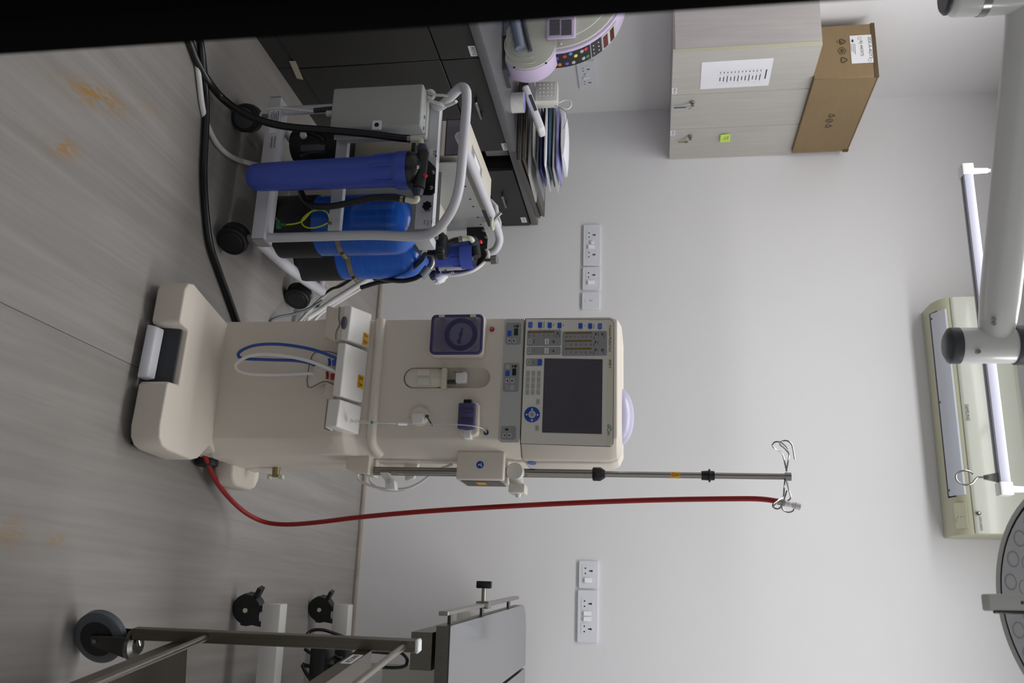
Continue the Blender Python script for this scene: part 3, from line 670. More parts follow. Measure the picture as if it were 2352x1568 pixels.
wl = [(773, 855, 2.36), (740, 840, 2.342), (700, 826, 2.332), (650, 816, 2.328), (600, 813, 2.335), (565, 820, 2.352), (543, 836, 2.365), (548, 850, 2.372), (575, 858, 2.375), (630, 860, 2.372), (690, 858, 2.37), (719, 857, 2.376)]
MB().tube([oy(x, y, Y) for x, y, Y in wl], 0.0050, 10, 6).build('white_hose', 'hose_white', dm)
# warning labels on the lids
def on_lid(cc, u, v):  # u across, v from near to far
    FL, FR, NR, NL = cc[:4]; return (NL*(1-u)+NR*u)*(1-v)+(FL*(1-u)+FR*u)*v
for cc, u0 in ((c1, 0.62), (c2, 0.50)):
    A, B, C, D = on_lid(cc, u0, 0.66), on_lid(cc, u0+(0.36 if cc is c1 else 0.245), 0.66), on_lid(cc, u0+(0.36 if cc is c1 else 0.245), 0.92), on_lid(cc, u0, 0.92)
    nrm = (B-A).cross(D-A).normalized()
    lb = MB().prism([A+nrm*0.0003, B+nrm*0.0003, C+nrm*0.0003, D+nrm*0.0003], nrm*0.0005).build('warning_label', 'label_yellow', dm)
    for k in (0, 1):
        f = lambda uu, vv: A+(B-A)*(0.5*k+0.5*uu)+(D-A)*vv+nrm*0.0012
        MB().tube([f(0.12, 0.18), f(0.88, 0.18), f(0.5, 0.85)], 0.0007, 5, 1, True).build('warning_triangle', 'ink', lb)
        MB().tube([f(0.42, 0.3), f(0.52, 0.5), f(0.48, 0.62)], 0.0009, 5, 1).build('warning_mark', 'ink', lb)
# ---- right side: pole brackets, scanner box, round stickers
def sbox(xa, xb, ya, yb, Yp, Yb):
    A, B = oy((xa+xb)/2, ya, Yp), oy((xa+xb)/2, yb, Yp); lo, hi = oy(xa, (ya+yb)/2, Yp).z, oy(xb, (ya+yb)/2, Yp).z
    return A.x, B.x, Yp, Yb, lo, hi
PX, PY = -0.3705, 2.53
x0, x1, _, _, z0, z1 = sbox(790, 848, 1037, 1089, 2.475, 2.56)
MB().hexa([(-0.42, 2.49, z0), (x1-0.018, 2.49, z0), (x1-0.018, 2.57, z0), (-0.42, 2.57, z0), (x0, 2.475, z1), (x1, 2.475, z1), (x1, 2.575, z1), (-0.42, 2.575, z1)]).bevel(0.006, 3).build('pole_foot', 'cream', dm)
x0, x1, _, _, z0, z1 = sbox(1047, 1157, 1042, 1101, 2.455, 2.56)
sb = MB().box(-0.42, x1, 2.462, 2.60, z0, z1).bevel(0.006, 3).build('side_box', 'cream', dm)
MB().box(x1-0.002, x1+0.0016, 2.475, 2.585, z0+0.012, z1-0.012).build('scanner_window', 'steel_dark', sb)
MB().box(x1+0.0016, x1+0.0024, 2.50, 2.545, z0+0.05, z0+0.075).build('warning_label', 'label_yellow', sb)
c = oy(1102.5, 1067, 2.4615); st_ = MB().lathe(c, -Y1, [(0.0105, 0), (0.0105, 0.0007)], 24).build('round_sticker', 'ring_blue', sb)
MB().tube([c+Vector(p)*0.001 for p in ((-4.5, -0.9, 3), (-1.5, -0.9, 4), (1, -0.9, 1), (-2, -0.9, -3), (3, -0.9, -4))], 0.0012, 5, 2).ell(c+Vector((0.0035, -0.0009, 0.0042)), 0.002, 0.0006, 0.002, 10, 6).build('reader_symbol', 'label_white', st_)
c = ox(1221, 1063, -0.4015); MB().prism([c+Vector((0, 0.030*math.cos(t), 0.0125*math.sin(t))) for t in [2*math.pi*i/24 for i in range(24)]], (0.0012, 0, 0)).build('oval_sticker', 'key_blue', dm)
# ---- infusion pole
zb, zj, zt = oy(846, 1080, PY).z, oy(1375, 1088, PY).z, oy(1808, 1092, PY).z
pole = MB().cyl((PX, PY, zb-0.02), (PX, PY, zj), 0.0125, n=24).build('infusion_pole', 'steel', dm)
MB().cyl((PX, PY, zj-0.01), (PX, PY, zt), 0.0085, n=20).build('pole_rod', 'steel', pole)
zc0, zc1 = oy(1361, 1088, PY).z, oy(1390, 1088, PY).z
MB().lathe((PX, PY, zc0), Z1, [(0.017, 0), (0.0195, 0.003), (0.0195, 0.022), (0.011, zc1-zc0)], 8).build('pole_clamp', 'plastic_black', pole)
zc0, zc1 = oy(1611, 1090, PY).z, oy(1641, 1090, PY).z
L_ = zc1-zc0
MB().lathe((PX, PY, zc0), Z1, [(0.0125, 0), (0.0135, L_*0.5), (0.0185, L_*0.56), (0.0185, L_*0.66), (0.0135, L_*0.72), (0.0125, L_)], 20).build('pole_collar', 'plastic_black', pole)
zc0, zc1 = oy(1540, 1090, PY).z, oy(1562, 1090, PY).z
lb = MB().lathe((PX, PY, zc0), Z1, [(0.0090, 0), (0.0090, zc1-zc0)], 20).build('warning_label', 'label_yellow', pole)
MB().tube([Vector((PX+a, PY-0.0094, (zc0+zc1)/2+b)) for a, b in ((-0.006, -0.008), (0.006, -0.008), (0, 0.009))], 0.0006, 5, 1, True).build('warning_triangle', 'ink', lb)
hb = MB().cyl((PX, PY, zt-0.006), (PX, PY, zt+0.010), 0.0115, n=16).build('hook_hub', 'chrome', pole)
def hook(pts): MB().tube([oy(x, y, Y) for x, y, Y in pts], 0.0021, 8, 5).build('hook', 'chrome', hb)
hook([(1807, 1082, 2.53), (1802, 1060, 2.525), (1796, 1040, 2.50), (1780, 1030, 2.47), (1774, 1022, 2.46), (1780, 1015, 2.45), (1792, 1015, 2.45), (1802, 1022, 2.46), (1810, 1030, 2.47)])
hook([(1806, 1082, 2.53), (1810, 1060, 2.54), (1812, 1042, 2.56), (1800, 1028, 2.58), (1791, 1020, 2.59), (1796, 1013, 2.60), (1808, 1012, 2.60), (1818, 1020, 2.60), (1822, 1036, 2.60), (1825, 1055, 2.60)])
hook([(1803, 1102, 2.53), (1801, 1120, 2.50), (1799, 1140, 2.49), (1786, 1149, 2.47), (1776, 1157, 2.46), (1777, 1165, 2.455), (1788, 1168, 2.45), (1797, 1158, 2.455), (1803, 1140, 2.46), (1807, 1126, 2.46)])
hook([(1806, 1102, 2.53), (1812, 1125, 2.55), (1816, 1143, 2.57), (1806, 1152, 2.58), (1796, 1160, 2.585), (1798, 1170, 2.59), (1810, 1176, 2.595), (1822, 1172, 2.595), (1825, 1160, 2.59)])
# grey clamp with thumb screw on the pole
cc_ = oy(1182, 1082, 2.488)
gc = MB().lathe((cc_.x, 2.51, cc_.z), -Y1, [(0.025, 0), (0.025, 0.02), (0.0225, 0.024)], 28).build('accessory_clamp', 'key_white', dm, label='pale grey clamp with rounded cap')
MB().cyl((cc_.x+0.012, 2.515, cc_.z+0.0), (cc_.x+0.048, 2.515, cc_.z+0.006), 0.020, 0.020, n=20).build('clamp_neck', 'cream_white', gc)
A = oy(1190, 1124, 2.51)
MB().box(A.x-0.014, A.x+0.012, 2.485, 2.55, A.z-0.024, A.z+0.022).bevel(0.004).build('clamp_jaw', 'key_white', gc)
MB().cyl((A.x+0.008, 2.513, A.z), (A.x+0.022, 2.513, A.z), 0.011, 0.006, n=12).build('clamp_screw', 'key_white', gc)
# lower clip on the pole and the coil of clear tubing behind it
A = oy(893, 1100, 2.50)
lc = MB().prism([oy(x, y, 2.50) for x, y in ((872, 1084), (892, 1084), (897, 1096), (905, 1102), (907, 1123), (885, 1123), (884, 1104), (876, 1094))], (0, 0.035, 0)).bevel(0.002).build('tube_clip', 'cream_white', dm)
MB().cyl(oy(892, 1105, 2.50), oy(892, 1105, 2.49), 0.006, n=12).build('clip_screw', 'steel', lc)
bk = MB().prism([oy(x, y, 2.60) for x, y in ((928, 1062), (935, 1058), (955, 1058), (961, 1064), (950, 1098), (930, 1104))], (0, 0.02, 0)).bevel(0.003).build('tube_holder', 'key_white', dm)
MB().tube([oy(x, y, Y) for x, y, Y in ((990, 1060, 2.60), (940, 1052, 2.61), (880, 1058, 2.62), (830, 1080, 2.63), (822, 1098, 2.63), (838, 1110, 2.62), (880, 1122, 2.60), (930, 1122, 2.59), (965, 1108, 2.585), (1000, 1082, 2.585), (1040, 1066, 2.59))], 0.0042, 8, 6).build('clear_tubing', 'hose_white', dm)
MB().tube([oy(x, y, Y) for x, y, Y in ((850, 1092, 2.62), (852, 1108, 2.62), (880, 1125, 2.61), (925, 1126, 2.60), (960, 1112, 2.595), (985, 1092, 2.595))], 0.0035, 8, 6).build('clear_tubing', 'hose_white', dm)
c = oy(633, 1092, 2.70)
vt = MB().cyl((c.x-0.03, 2.70, c.z), (c.x+0.004, 2.70, c.z), 0.013, 0.011, n=14).build('drain_valve', 'brass', dm)
MB().box(c.x-0.004, c.x+0.012, 2.690, 2.71, c.z-0.024, c.z-0.016).build('valve_lever', 'elbow_ivory', vt); MB().box(c.x-0.002, c.x+0.010, 2.690, 2.71, c.z+0.012, c.z+0.026).build('valve_lever', 'elbow_ivory', vt)

# ---- sampling syringe standing on the right lid, its line to the blue port
s0 = oy(806, 967, 2.37); sa = (oy(880, 971.5, 2.355)-s0).normalized()
sy = thing('syringe', 'thin clear syringe with green plunger standing on the right white lid', 'syringe', s0)
MB().lathe(s0, sa, [(0.007, 0), (0.007, 0.003), (0.002, 0.004), (0.002, 0.018)], 14).build('plunger_rod', 'tube_clear', sy)
MB().lathe(s0+sa*0.018, sa, [(0.008, 0), (0.008, 0.0025), (0.0042, 0.003), (0.0042, 0.062), (0.002, 0.066)], 16).build('barrel', 'tube_clear', sy)
MB().lathe(s0+sa*0.064, sa, [(0.0044, 0), (0.0044, 0.005)], 14).build('plunger_seal', 'teal', sy)
e0 = s0+sa*0.086
MB().tube([e0, oy(900, 972.5, 2.37), oy(918, 973, 2.40)], 0.0013, 6, 3).build('needle_line', 'tube_clear', sy)
MB().lathe(oy(914, 973, 2.39), (oy(935, 973.5, 2.40)-oy(914, 973, 2.39)), [(0.0045, 0), (0.0045, 0.026)], 12).build('line_connector', 'rocker_white', sy)
MB().tube([oy(935, 973.5, 2.40), oy(980, 974, 2.40), (oy(1040, 974.5, 2.385)), oy(1085, 978, 2.385), oy(1108, 984, 2.41), oy(1115.5, 991, 2.422)], 0.0019, 8, 5).build('pressure_line', 'tube_clear', sy)
# ---- red hose hung on the pole's hook, falling to the floor and back under the machine
rh = thing('red_hose', 'long red rubber hose hanging from the infusion pole to the floor', 'hose', oy(600, 1200, 2.86)*1.0)
hp = [(1786, 1151, 2.545), (1750, 1146, 2.545), (1690, 1145, 2.545), (1500, 1148, 2.55), (1300, 1155.5, 2.56), (1100, 1166, 2.60), (950, 1176, 2.64), (820, 1188, 2.70), (730, 1199, 2.77), (660, 1204, 2.83), (610, 1199, 2.84), (570, 1181, 2.80), (540, 1157, 2.75), (515, 1130, 2.68), (497, 1105, 2.62), (482, 1075, 2.56), (468, 1040, 2.50)]
P = [oy(*p) for p in hp]
for p in P: p.z = max(p.z, 0.0085)
MB().tube(P, 0.0074, 12, 6).build('hose', 'hose_red', rh)
a, b = oy(1784, 1151, 2.545), oy(1836, 1163, 2.55)
MB().cyl(a, a+(b-a)*0.35, 0.0088, n=14).build('hose_clip', 'steel', rh)
MB().lathe(a+(b-a)*0.25, b-a, [(0.0085, 0), (0.0085, 0.02), (0.0075, 0.021), (0.0075, 0.028), (0.0085, 0.029), (0.0085, 0.034), (0.0098, 0.035), (0.0098, 0.048), (0.006, 0.049)], 14).build('hose_coupling', 'hose_white', rh)
MB().cyl(a+(b-a)*0.1+Vector((0.002, -0.008, -0.008)), a+(b-a)*0.1+Vector((0.012, -0.01, -0.016)), 0.003, n=8).build('clip_screw', 'steel', rh)
# ================================================================== water treatment cart
ct = thing('water_treatment_cart', 'white tubular water treatment cart with blue filters and tanks', 'cart', (-1.35, 2.8, 0))
TR = 0.0155
bz0, bz1 = oy(577, 540, 2.50).z, oy(607, 540, 2.50).z
fb = MB().box(-1.62, -1.108, 2.50, 2.565, bz0, bz1).bevel(0.003).build('front_beam', 'powder_white', ct)
for sx, xx in ((-1, -1.62), (1, -1.108)):
    MB().box(xx, xx+sx*0.006, 2.503, 2.562, bz0+0.003, bz1-0.003).build('end_cap', 'panel_mid', fb)
a, b = oy(628, 292, 2.4995), oy(621, 337, 2.4995)
text('lettering', 'MADE IN', oy(632, 313, 2.4993), X1, Z1, 0.009, 'ink', fb, width=0.040)
text('lettering', 'GERMANY', oy(625, 313, 2.4993), X1, Z1, 0.009, 'ink', fb, width=0.044)
lb = plate(oy(631, 268, 2.4998), X1, Z1, 0.062, bz1-bz0-0.008, 0.0006).build('type_label', 'label_white', fb)
for k in range(5): plate(oy(631, 268, 2.4990)+Z1*(0.012-0.006*k)-X1*0.002*(k % 2), X1, Z1, 0.045-0.008*(k % 3), 0.002, 0.0002).build('label_print', 'ink', lb)
plate(oy(627, 297, 2.4998), X1, Z1, 0.026, 0.026, 0.0006).build('type_label', 'label_white', fb)
rx = oy(800, 541, 2.53).x; lx_ = -1.585
hpts = [(rx, 2.53, bz1-0.01), (rx, 2.53, 0.30), (rx, 2.53, 0.50), oy(960, 543, 2.53), oy(1000, 530, 2.505), oy(1025, 503, 2.475), oy(1045, 465, 2.44), oy(1056, 420, 2.415), oy(1063, 350, 2.40), oy(1069, 280, 2.40),
        oy(1072, 228, 2.40), oy(1069, 205, 2.405), oy(1056, 202, 2.43), oy(1035, 222, 2.47), oy(1008, 245, 2.51), (lx_, 2.53, 0.64), (lx_, 2.53, 0.45), (lx_, 2.53, bz1-0.01)]
MB().tube(hpts, TR, 14, 6).build('front_frame', 'powder_white', ct)
rb = oz(738, 668, 0.115)
MB().tube([(rx, 2.555, 0.115), (rx-0.01, 2.85, 0.115), rb], 0.020, 14, 4).build('side_beam', 'powder_white', ct)
MB().tube([(lx_, 2.555, 0.115), (lx_, 3.20, 0.115)], 0.018, 14, 1).build('side_beam', 'powder_white', ct)
MB().tube([(rb.x, rb.y-0.02, 0.115), (lx_, 3.20, 0.115)], 0.016, 12, 1).build('rear_beam', 'powder_white', ct)
MB().tube([(-1.392, 2.412, 0.802), (-1.392, 2.75, 0.803), (-1.392, 3.06, 0.803), (-1.388, 3.14, 0.803), oy(1147, 553, 3.17), oy(1138, 573, 3.19), oy(1118, 585, 3.20), (-1.275, 3.20, 0.70), (-1.262, 3.20, 0.55), (-1.25, 3.20, 0.30), (-1.25, 3.20, 0.12)], TR, 14, 6).build('rear_frame', 'powder_white', ct)
MB().tube([(lx_+0.02, 3.19, 0.12), (lx_+0.03, 3.18, 0.7), (-1.46, 3.17, 0.79), (-1.39, 3.13, 0.80)], 0.012, 10, 4).build('rear_brace', 'powder_white', ct)
# flat cross bars
ub = MB().prism([(lx_+0.012, y, z) for y, z in ((2.514, 0.650), (2.519, 0.650), (2.519, 0.701), (2.552, 0.701), (2.552, 0.706), (2.514, 0.706))], (rx-lx_-0.022, 0, 0)).build('cross_bar', 'powder_white', ct)
MB().box(rx-0.012, rx+0.02, 2.545, 2.62, 0.64, 0.695).bevel(0.003).build('corner_plate', 'powder_white', ct)
lbz = [oy(752, 540, 2.515).z, oy(778, 540, 2.515).z]
lbm = MB().prism([(lx_+0.012, y, z) for y, z in ((2.512, lbz[0]), (2.517, lbz[0]), (2.517, lbz[1]-0.004), (2.538, lbz[1]-0.004), (2.538, lbz[1]), (2.512, lbz[1]))], (rx-lx_-0.024, 0, 0)).build('cross_bar', 'powder_white', ct)
c = oy(763, 503, 2.511); MB().lathe(c, -Y1, [(0.0085, 0), (0.0085, 0.0006)], 20).build('ground_label', 'label_white', lbm)
MB().tube([c+Vector((a, -0.0009, b)) for a, b in ((-0.004, -0.003), (0.004, -0.003), (0, 0.005))], 0.0006, 5, 1, True).build('ground_symbol', 'ink', lbm)
MB().lathe(oy(758, 513, 2.511), -Y1, [(0.005, 0), (0.005, 0.004), (0.003, 0.005), (0.003, 0.014)], 12).build('ground_stud', 'brass', lbm)
text('lettering', 'IN', oy(998, 350, 2.5135), X1, Z1, 0.017, 'ink', ub, 'CENTER')
plate(oy(994, 350, 2.5139), X1, Z1, 0.026, 0.018, 0.0002).build('in_label', 'label_white', ub)
for k, s in enumerate(('max.', '6.0 bar', '20 l/h')):
    text('lettering', s, oy(991-8*k, 508, 2.5135)-X1*0.004, X1, Z1, 0.0065, 'ink', ub)
MB().tube([oy(1000+a, 507+b, 2.5136) for a, b in ((-5, -5), (-5, 5), (3, 5), (3, -5))], 0.0005, 5, 1, True).build('bottle_symbol', 'ink', ub)
for p in ((981, 288), (1001, 358)): MB().lathe(oy(*p, 2.5139), -Y1, [(0.004, 0), (0.0035, 0.001), (0.0, 0.0012)], 12).build('hole_plug', 'lab_dark', ub)
c = oy(984, 478, 2.514)
MB().lathe(c, -Y1, [(0.006, 0), (0.006, 0.008)], 12).prism([c+Vector((math.cos(2*math.pi*k/14)*(0.0165 if k % 2 else 0.0125), -0.008, math.sin(2*math.pi*k/14)*(0.0165 if k % 2 else 0.0125))) for k in range(14)], (0, -0.012, 0)).build('star_knob', 'plastic_black', ct)
# castors with hoods
def castor(cx_, cy_, r, ang, parent, mh='caster_dark', ms='rubber_black', top=0.0):
    d = Vector((math.cos(ang), math.sin(ang), 0)); ax = Vector((-d.y, d.x, 0)); c = Vector((cx_, cy_, r))
    w = MB()
    for s in (-1, 1): w.lathe(c+ax*s*0.012, ax*s, [(r*0.62, 0), (r, 0.001), (r, 0.010), (r*0.92, 0.014), (r*0.5, 0.0165), (0, 0.017)], 24)
    k = MB().lathe(c-ax*0.011, ax, [(r*0.86, 0), (r*0.86, 0.022)], 24).build('castor', mh, parent)
    for s in (-1, 1):
        MB().lathe(c+ax*s*0.012, ax*s, [(r*0.62, 0), (r, 0.001), (r, 0.010), (r*0.92, 0.014)], 24).build('wheel', ms, k)
        MB().lathe(c+ax*s*0.020, ax*s, [(r*0.80, 0), (r*0.72, 0.008), (0, 0.011)], 24).build('wheel_cover', mh, k)
    hood = [c+d*(r*1.04*math.cos(t))+Z1*(r*1.04*math.sin(t)) for t in [math.radians(a) for a in range(20, 215, 15)]]
    MB().loft([[p-ax*0.012 for p in hood]+[c-ax*0.012], [p+ax*0.012 for p in hood]+[c+ax*0.012]]).build('hood', mh, k)
    if top: MB().cyl((cx_, cy_, r*1.2), (cx_, cy_, top), 0.012, n=14).build('stem', 'pvc_grey', k)
    return k
castor(-1.545, 2.50, 0.047, 0.5, ct, 'caster_grey', 'rubber_black', bz0+0.005)
castor(-1.115, 2.515, 0.049, 0.9, ct, 'caster_dark', 'rubber_black', bz0+0.005)
rc = oz(646, 682, 0.0); castor(rc.x-0.02, rc.y+0.045, 0.048, 1.0, ct, 'caster_dark', 'rubber_black', 0.105)
castor(-1.58, 3.18, 0.046, 0.2, ct, 'caster_dark', 'rubber_black', 0.105)
# electrical box hung on the front
eb = MB().box(-1.588, -1.438, 2.415, 2.512, 0.375, 0.674).bevel(0.007, 3).build('electrical_box', 'powder_box', ct)
MB().box(-1.592, -1.434, 2.470, 2.477, 0.371, 0.678).bevel(0.002).build('lid_joint', 'panel_grey', eb)
c = oy(866, 288, 2.4148)
pl = plate(c, X1, Z1, 0.031, 0.029, 0.004, 0.003).build('socket_plate_insert', 'switch_white', eb)
MB().lathe(c-Y1*0.004, -Y1, [(0.0075, 0), (0.0075, 0.0008)], 16).build('round_socket', 'hole_black', pl)
for dx in (0.02, 0.045): MB().tube([Vector((-1.52+dx*1.6+0.006*math.cos(t), 2.452+0.004*math.sin(t), 0.6746)) for t in [2*math.pi*k/12 for k in range(12)]], 0.0008, 5, 1, True).build('stamp', 'ink_blue', eb)
for dy, dz in ((0.0, 0.0), (0.045, 0.0)): MB().cyl((-1.50-0.01, 2.44+dy, 0.376), (-1.50-0.01, 2.44+dy, 0.352), 0.011, n=14).build('cable_gland', 'lab_grey', eb)
g = MB()
for k in range(7): g.cyl(oy(762-6.0*k, 250+0.6*k, 2.47), oy(758-6.0*k, 250+0.6*k, 2.47), 0.0085, n=12)
g.cyl(oy(764, 250, 2.47), oy(722, 253, 2.47), 0.006, n=10); g.build('cable_sleeve', 'caster_grey', eb)
MB().tube([oy(x, y, Y) for x, y, Y in ((722, 256, 2.47), (690, 253, 2.46), (650, 249, 2.46), (620, 250, 2.46), (602, 258, 2.47), (596, 272, 2.49))], 0.0042, 8, 5).build('sleeve_cable', 'hose_white', ct)
MB().box(-1.56, -1.47, 2.60, 2.70, 0.20, 0.29).bevel(0.004).build('pump_box', 'lab_dark', ct)
MB().cyl((-1.515, 2.65, 0.16), (-1.515, 2.65, 0.36), 0.055, n=20).build('pump_motor', 'cab_black', ct)
MB().tube([oy(700, 300, 2.60), oy(745, 322, 2.6), oy(720, 345, 2.62), oy(690, 360, 2.62)], 0.010, 10, 4).build('pump_hose', 'hose_black', ct)
MB().lathe(oy(697, 312, 2.58), Vector((0.3, -0.8, 0.3)), [(0.012, 0), (0.012, 0.02), (0.007, 0.024)], 14).build('pump_fitting', 'lab_grey', ct)
MB().box(-1.57, -1.30, 2.70, 2.98, 0.135, 0.64).bevel(0.006).build('membrane_cabinet', 'beige_box', ct)
# rope tie at the box's top
MB().tube([oy(x, y, Y) for x, y, Y in ((980, 210, 2.47), (990, 208, 2.46), (998, 216, 2.47), (992, 226, 2.47), (982, 222, 2.47), (990, 231, 2.47), (1010, 238, 2.46), (1025, 243, 2.47), (1048, 233, 2.43))], 0.0055, 8, 5).build('rope_tie', 'fabric_white', ct)
MB().tube([oy(x, y, Y) for x, y, Y in ((982, 214, 2.47), (1000, 218, 2.47), (1020, 219, 2.46), (1034, 222, 2.46))], 0.0045, 8, 4).build('rope_tie', 'fabric_white', ct)
# front filter housing
p0, p1 = oy(572, 408, 2.41), oy(941, 391, 2.41); ax = (p1-p0); L = ax.length; ax.normalize()
f1 = MB().lathe(p0, ax, [(0.020, 0), (0.030, 0.003), (0.040, 0.014), (0.0438, 0.035), (0.0455, 0.10), (0.050, L-0.06), (0.051, L-0.048), (0.0575, L-0.040), (0.0595, L-0.030), (0.0595, L)], 40).build('filter_housing', 'filter_blue', ct, label='tall blue water filter housing')
sd = ax.cross(Y1).normalized(); fr = sd.cross(ax)
if fr.y > 0: fr = -fr
for ang in (-62, -5, 50):
    n_ = (fr*math.cos(math.radians(ang))+sd*math.sin(math.radians(ang)))
    MB().tube([p0+ax*(L-0.115)+n_*0.046, p0+ax*(L-0.10)+n_*0.0505, p0+ax*(L-0.042)+n_*0.0525], 0.0045, 8, 4).build('rib', 'filter_blue', f1)
hd = MB().lathe(p1, ax, [(0.0585, 0), (0.0585, 0.006), (0.055, 0.016), (0.048, 0.03), (0.030, 0.042), (0.0, 0.046)], 32).build('filter_head', 'plastic_black', f1)
q0, q1 = oy(972, 350, 2.395), oy(962, 433, 2.395)
MB().cyl(q0, q1, 0.018, n=20).build('head_bore', 'plastic_black', f1)
MB().lathe(oy(956, 380, 2.375), -Y1+Z1*0.5, [(0.016, 0), (0.016, 0.006), (0.014, 0.008)], 6).build('head_cap', 'rubber_black', f1)
plate(oy(960, 384, 2.366), X1, Z1, 0.011, 0.007, 0.0006).build('head_label', 'label_white', f1)
MB().lathe(oy(977, 404, 2.387), -Y1, [(0.007, 0), (0.006, 0.006), (0, 0.007)], 14).build('vent_button', 'red_plastic', f1)
bp_ = [oy(x, y, 2.508) for x, y in ((958, 352), (972, 355), (1001, 385), (998, 442), (990, 447), (956, 446))]
br = MB().prism(bp_, (0, 0.005, 0)).build('filter_bracket', 'plastic_black', f1)
MB().box(bp_[0].x, bp_[4].x, 2.44, 2.51, bp_[0].z, bp_[0].z+0.012).build('bracket_arm', 'plastic_black', f1)
for p in ((994, 397), (990, 432)): MB().lathe(oy(*p, 2.508), -Y1, [(0.008, 0), (0.0075, 0.004), (0.004, 0.0065), (0, 0.007)], 16).build('bolt', 'chrome', br)
for a, b in ((q0, oy(967, 325, 2.395)), (q1, oy(957, 455, 2.395))):
    d = (b-a).normalized(); n = MB().lathe(a, d, [(0.0145, 0), (0.0165, 0.002), (0.0165, 0.012), (0.0145, 0.018), (0.014, 0.024)], 12).build('union_nut', 'nut_slate', f1)
e1 = [oy(966, 331, 2.395), oy(967, 324, 2.395), oy(962, 319.5, 2.395), oy(943, 318.5, 2.395)]
MB().tube(e1, 0.0085, 12, 5).build('elbow', 'elbow_ivory', f1)
e2 = [oy(958, 452, 2.395), oy(958, 459, 2.395), oy(950, 462, 2.395), (oy(930, 458, 2.395))]
MB().tube(e2, 0.0085, 12, 5).build('elbow', 'elbow_ivory', f1)
MB().cyl(oy(944, 319, 2.395), oy(937, 319, 2.395), 0.0125, n=14).build('hose_clip', 'steel', f1)
MB().cyl(oy(928, 458, 2.395), oy(921, 457, 2.395), 0.0125, n=14).build('hose_clip', 'steel', f1)
MB().tube([oy(x, y, Y) for x, y, Y in ((932, 458, 2.395), (905, 454, 2.395), (860, 454, 2.40), (810, 464, 2.42), (765, 473, 2.44), (725, 474, 2.45), (703, 462, 2.46), (693, 445, 2.48), (690, 430, 2.50), (690, 405, 2.52))], 0.0105, 12, 6).build('filter_hose', 'hose_black', ct)
# pressure tanks
def tank(cx_, cy_, r, z0, zs, zt, wrap):
    t = MB().lathe((cx_, cy_, z0), Z1, [(r*0.97, 0.02)]+[(r, zs-z0)]+[(r*math.cos(math.radians(a)), zs-z0+(zt-zs)*math.sin(math.radians(a))) for a in (10, 22, 35, 48, 60, 70)]+[(r*0.3, zt-z0)], 44).build('pressure_tank', 'tank_blue', ct)
    MB().lathe((cx_, cy_, z0), Z1, [(r*0.9, 0), (r*1.02, 0.008), (r*1.025, 0.15), (r*1.01, 0.158), (r*0.99, 0.158)], 44).build('tank_boot', 'tank_boot', t)
    MB().lathe((cx_, cy_, zt-0.012), Z1, [(r*0.36, 0), (r*0.36, 0.03), (r*0.30, 0.032), (r*0.30, 0.062), (0, 0.063)], 24).build('tank_neck', 'plastic_black', t)
    bnd = MB().lathe((cx_, cy_, wrap), Z1, [(r*1.004, 0), (r*1.014, 0), (r*1.014, 0.018), (r*1.004, 0.018)], 44).build('band', 'steel', t)
    MB().cyl((cx_+r*1.0, cy_-0.01, wrap+0.009), (cx_+r*1.0, cy_+0.03, wrap+0.009), 0.008, n=10).build('band_screw', 'brass', bnd)
    return t
tx = oy(800, 579, 2.66).x
tank(tx-0.104, 2.675, 0.104, 0.118, 0.53, 0.622, oy(788, 560, 2.60).z-0.035)
tx2 = oy(860, 636, 2.90).x
tank(tx2-0.102, 2.905, 0.102, 0.118, 0.515, 0.60, oy(820, 600, 2.86).z-0.03)
# control box with display and its perforated side sheet
cb = MB().box(-1.535, -1.408, 2.556, 2.985, 0.68, 0.797).bevel(0.004).build('control_box', 'beige_box', ct)
A, B = oy(1027, 276, 2.5555), oy(1040, 357, 2.5555)
MB().box(A.x, B.x, 2.553, 2.5565, A.z, 0.778).build('control_display', 'screen', cb)
fr_ = MB().tube([Vector(v) for v in ((A.x, 2.553, A.z), (B.x, 2.553, A.z), (B.x, 2.553, 0.778), (A.x, 2.553, 0.778))], 0.002, 6, 1, True).build('display_bezel', 'cab_black', cb)
ll = MB().box(-1.478, -1.43, 2.62, 2.80, 0.797, 0.798).build('top_label', 'panel_mid', cb)
MB().box(-1.466, -1.442, 2.66, 2.76, 0.798, 0.7986).build('top_label', 'label_white', cb)
pn = MB().box(-1.384, -1.380, 2.56, 3.10, 0.40, 0.775).build('side_sheet', 'powder_box', ct)
for p in ((1069, 428), (1080, 457), (1087, 474), (1098, 499), (1104, 515)):
    q = ox(*p, -1.3799); MB().lathe(q, X1, [(0.0042, 0), (0.0042, 0.0006)], 12).build('sheet_hole', 'hole_black', pn)
MB().box(-1.384, -1.14, 2.62, 2.624, 0.36, 0.70).build('inner_sheet', 'powder_box', ct)
q = oz(1140, 492, 0.80)
MB().tube([Vector((-1.36+0.02*math.cos(t), 3.0+0.02*math.sin(t), 0.806)) for t in [2*math.pi*k/12 for k in range(12)]], 0.006, 8, 1, True).build('sample_valve', 'elbow_ivory', ct)
MB().cyl((-1.37, 3.0, 0.806), (-1.40, 2.99, 0.838), 0.007, n=12).build('sample_nozzle', 'chrome', ct)
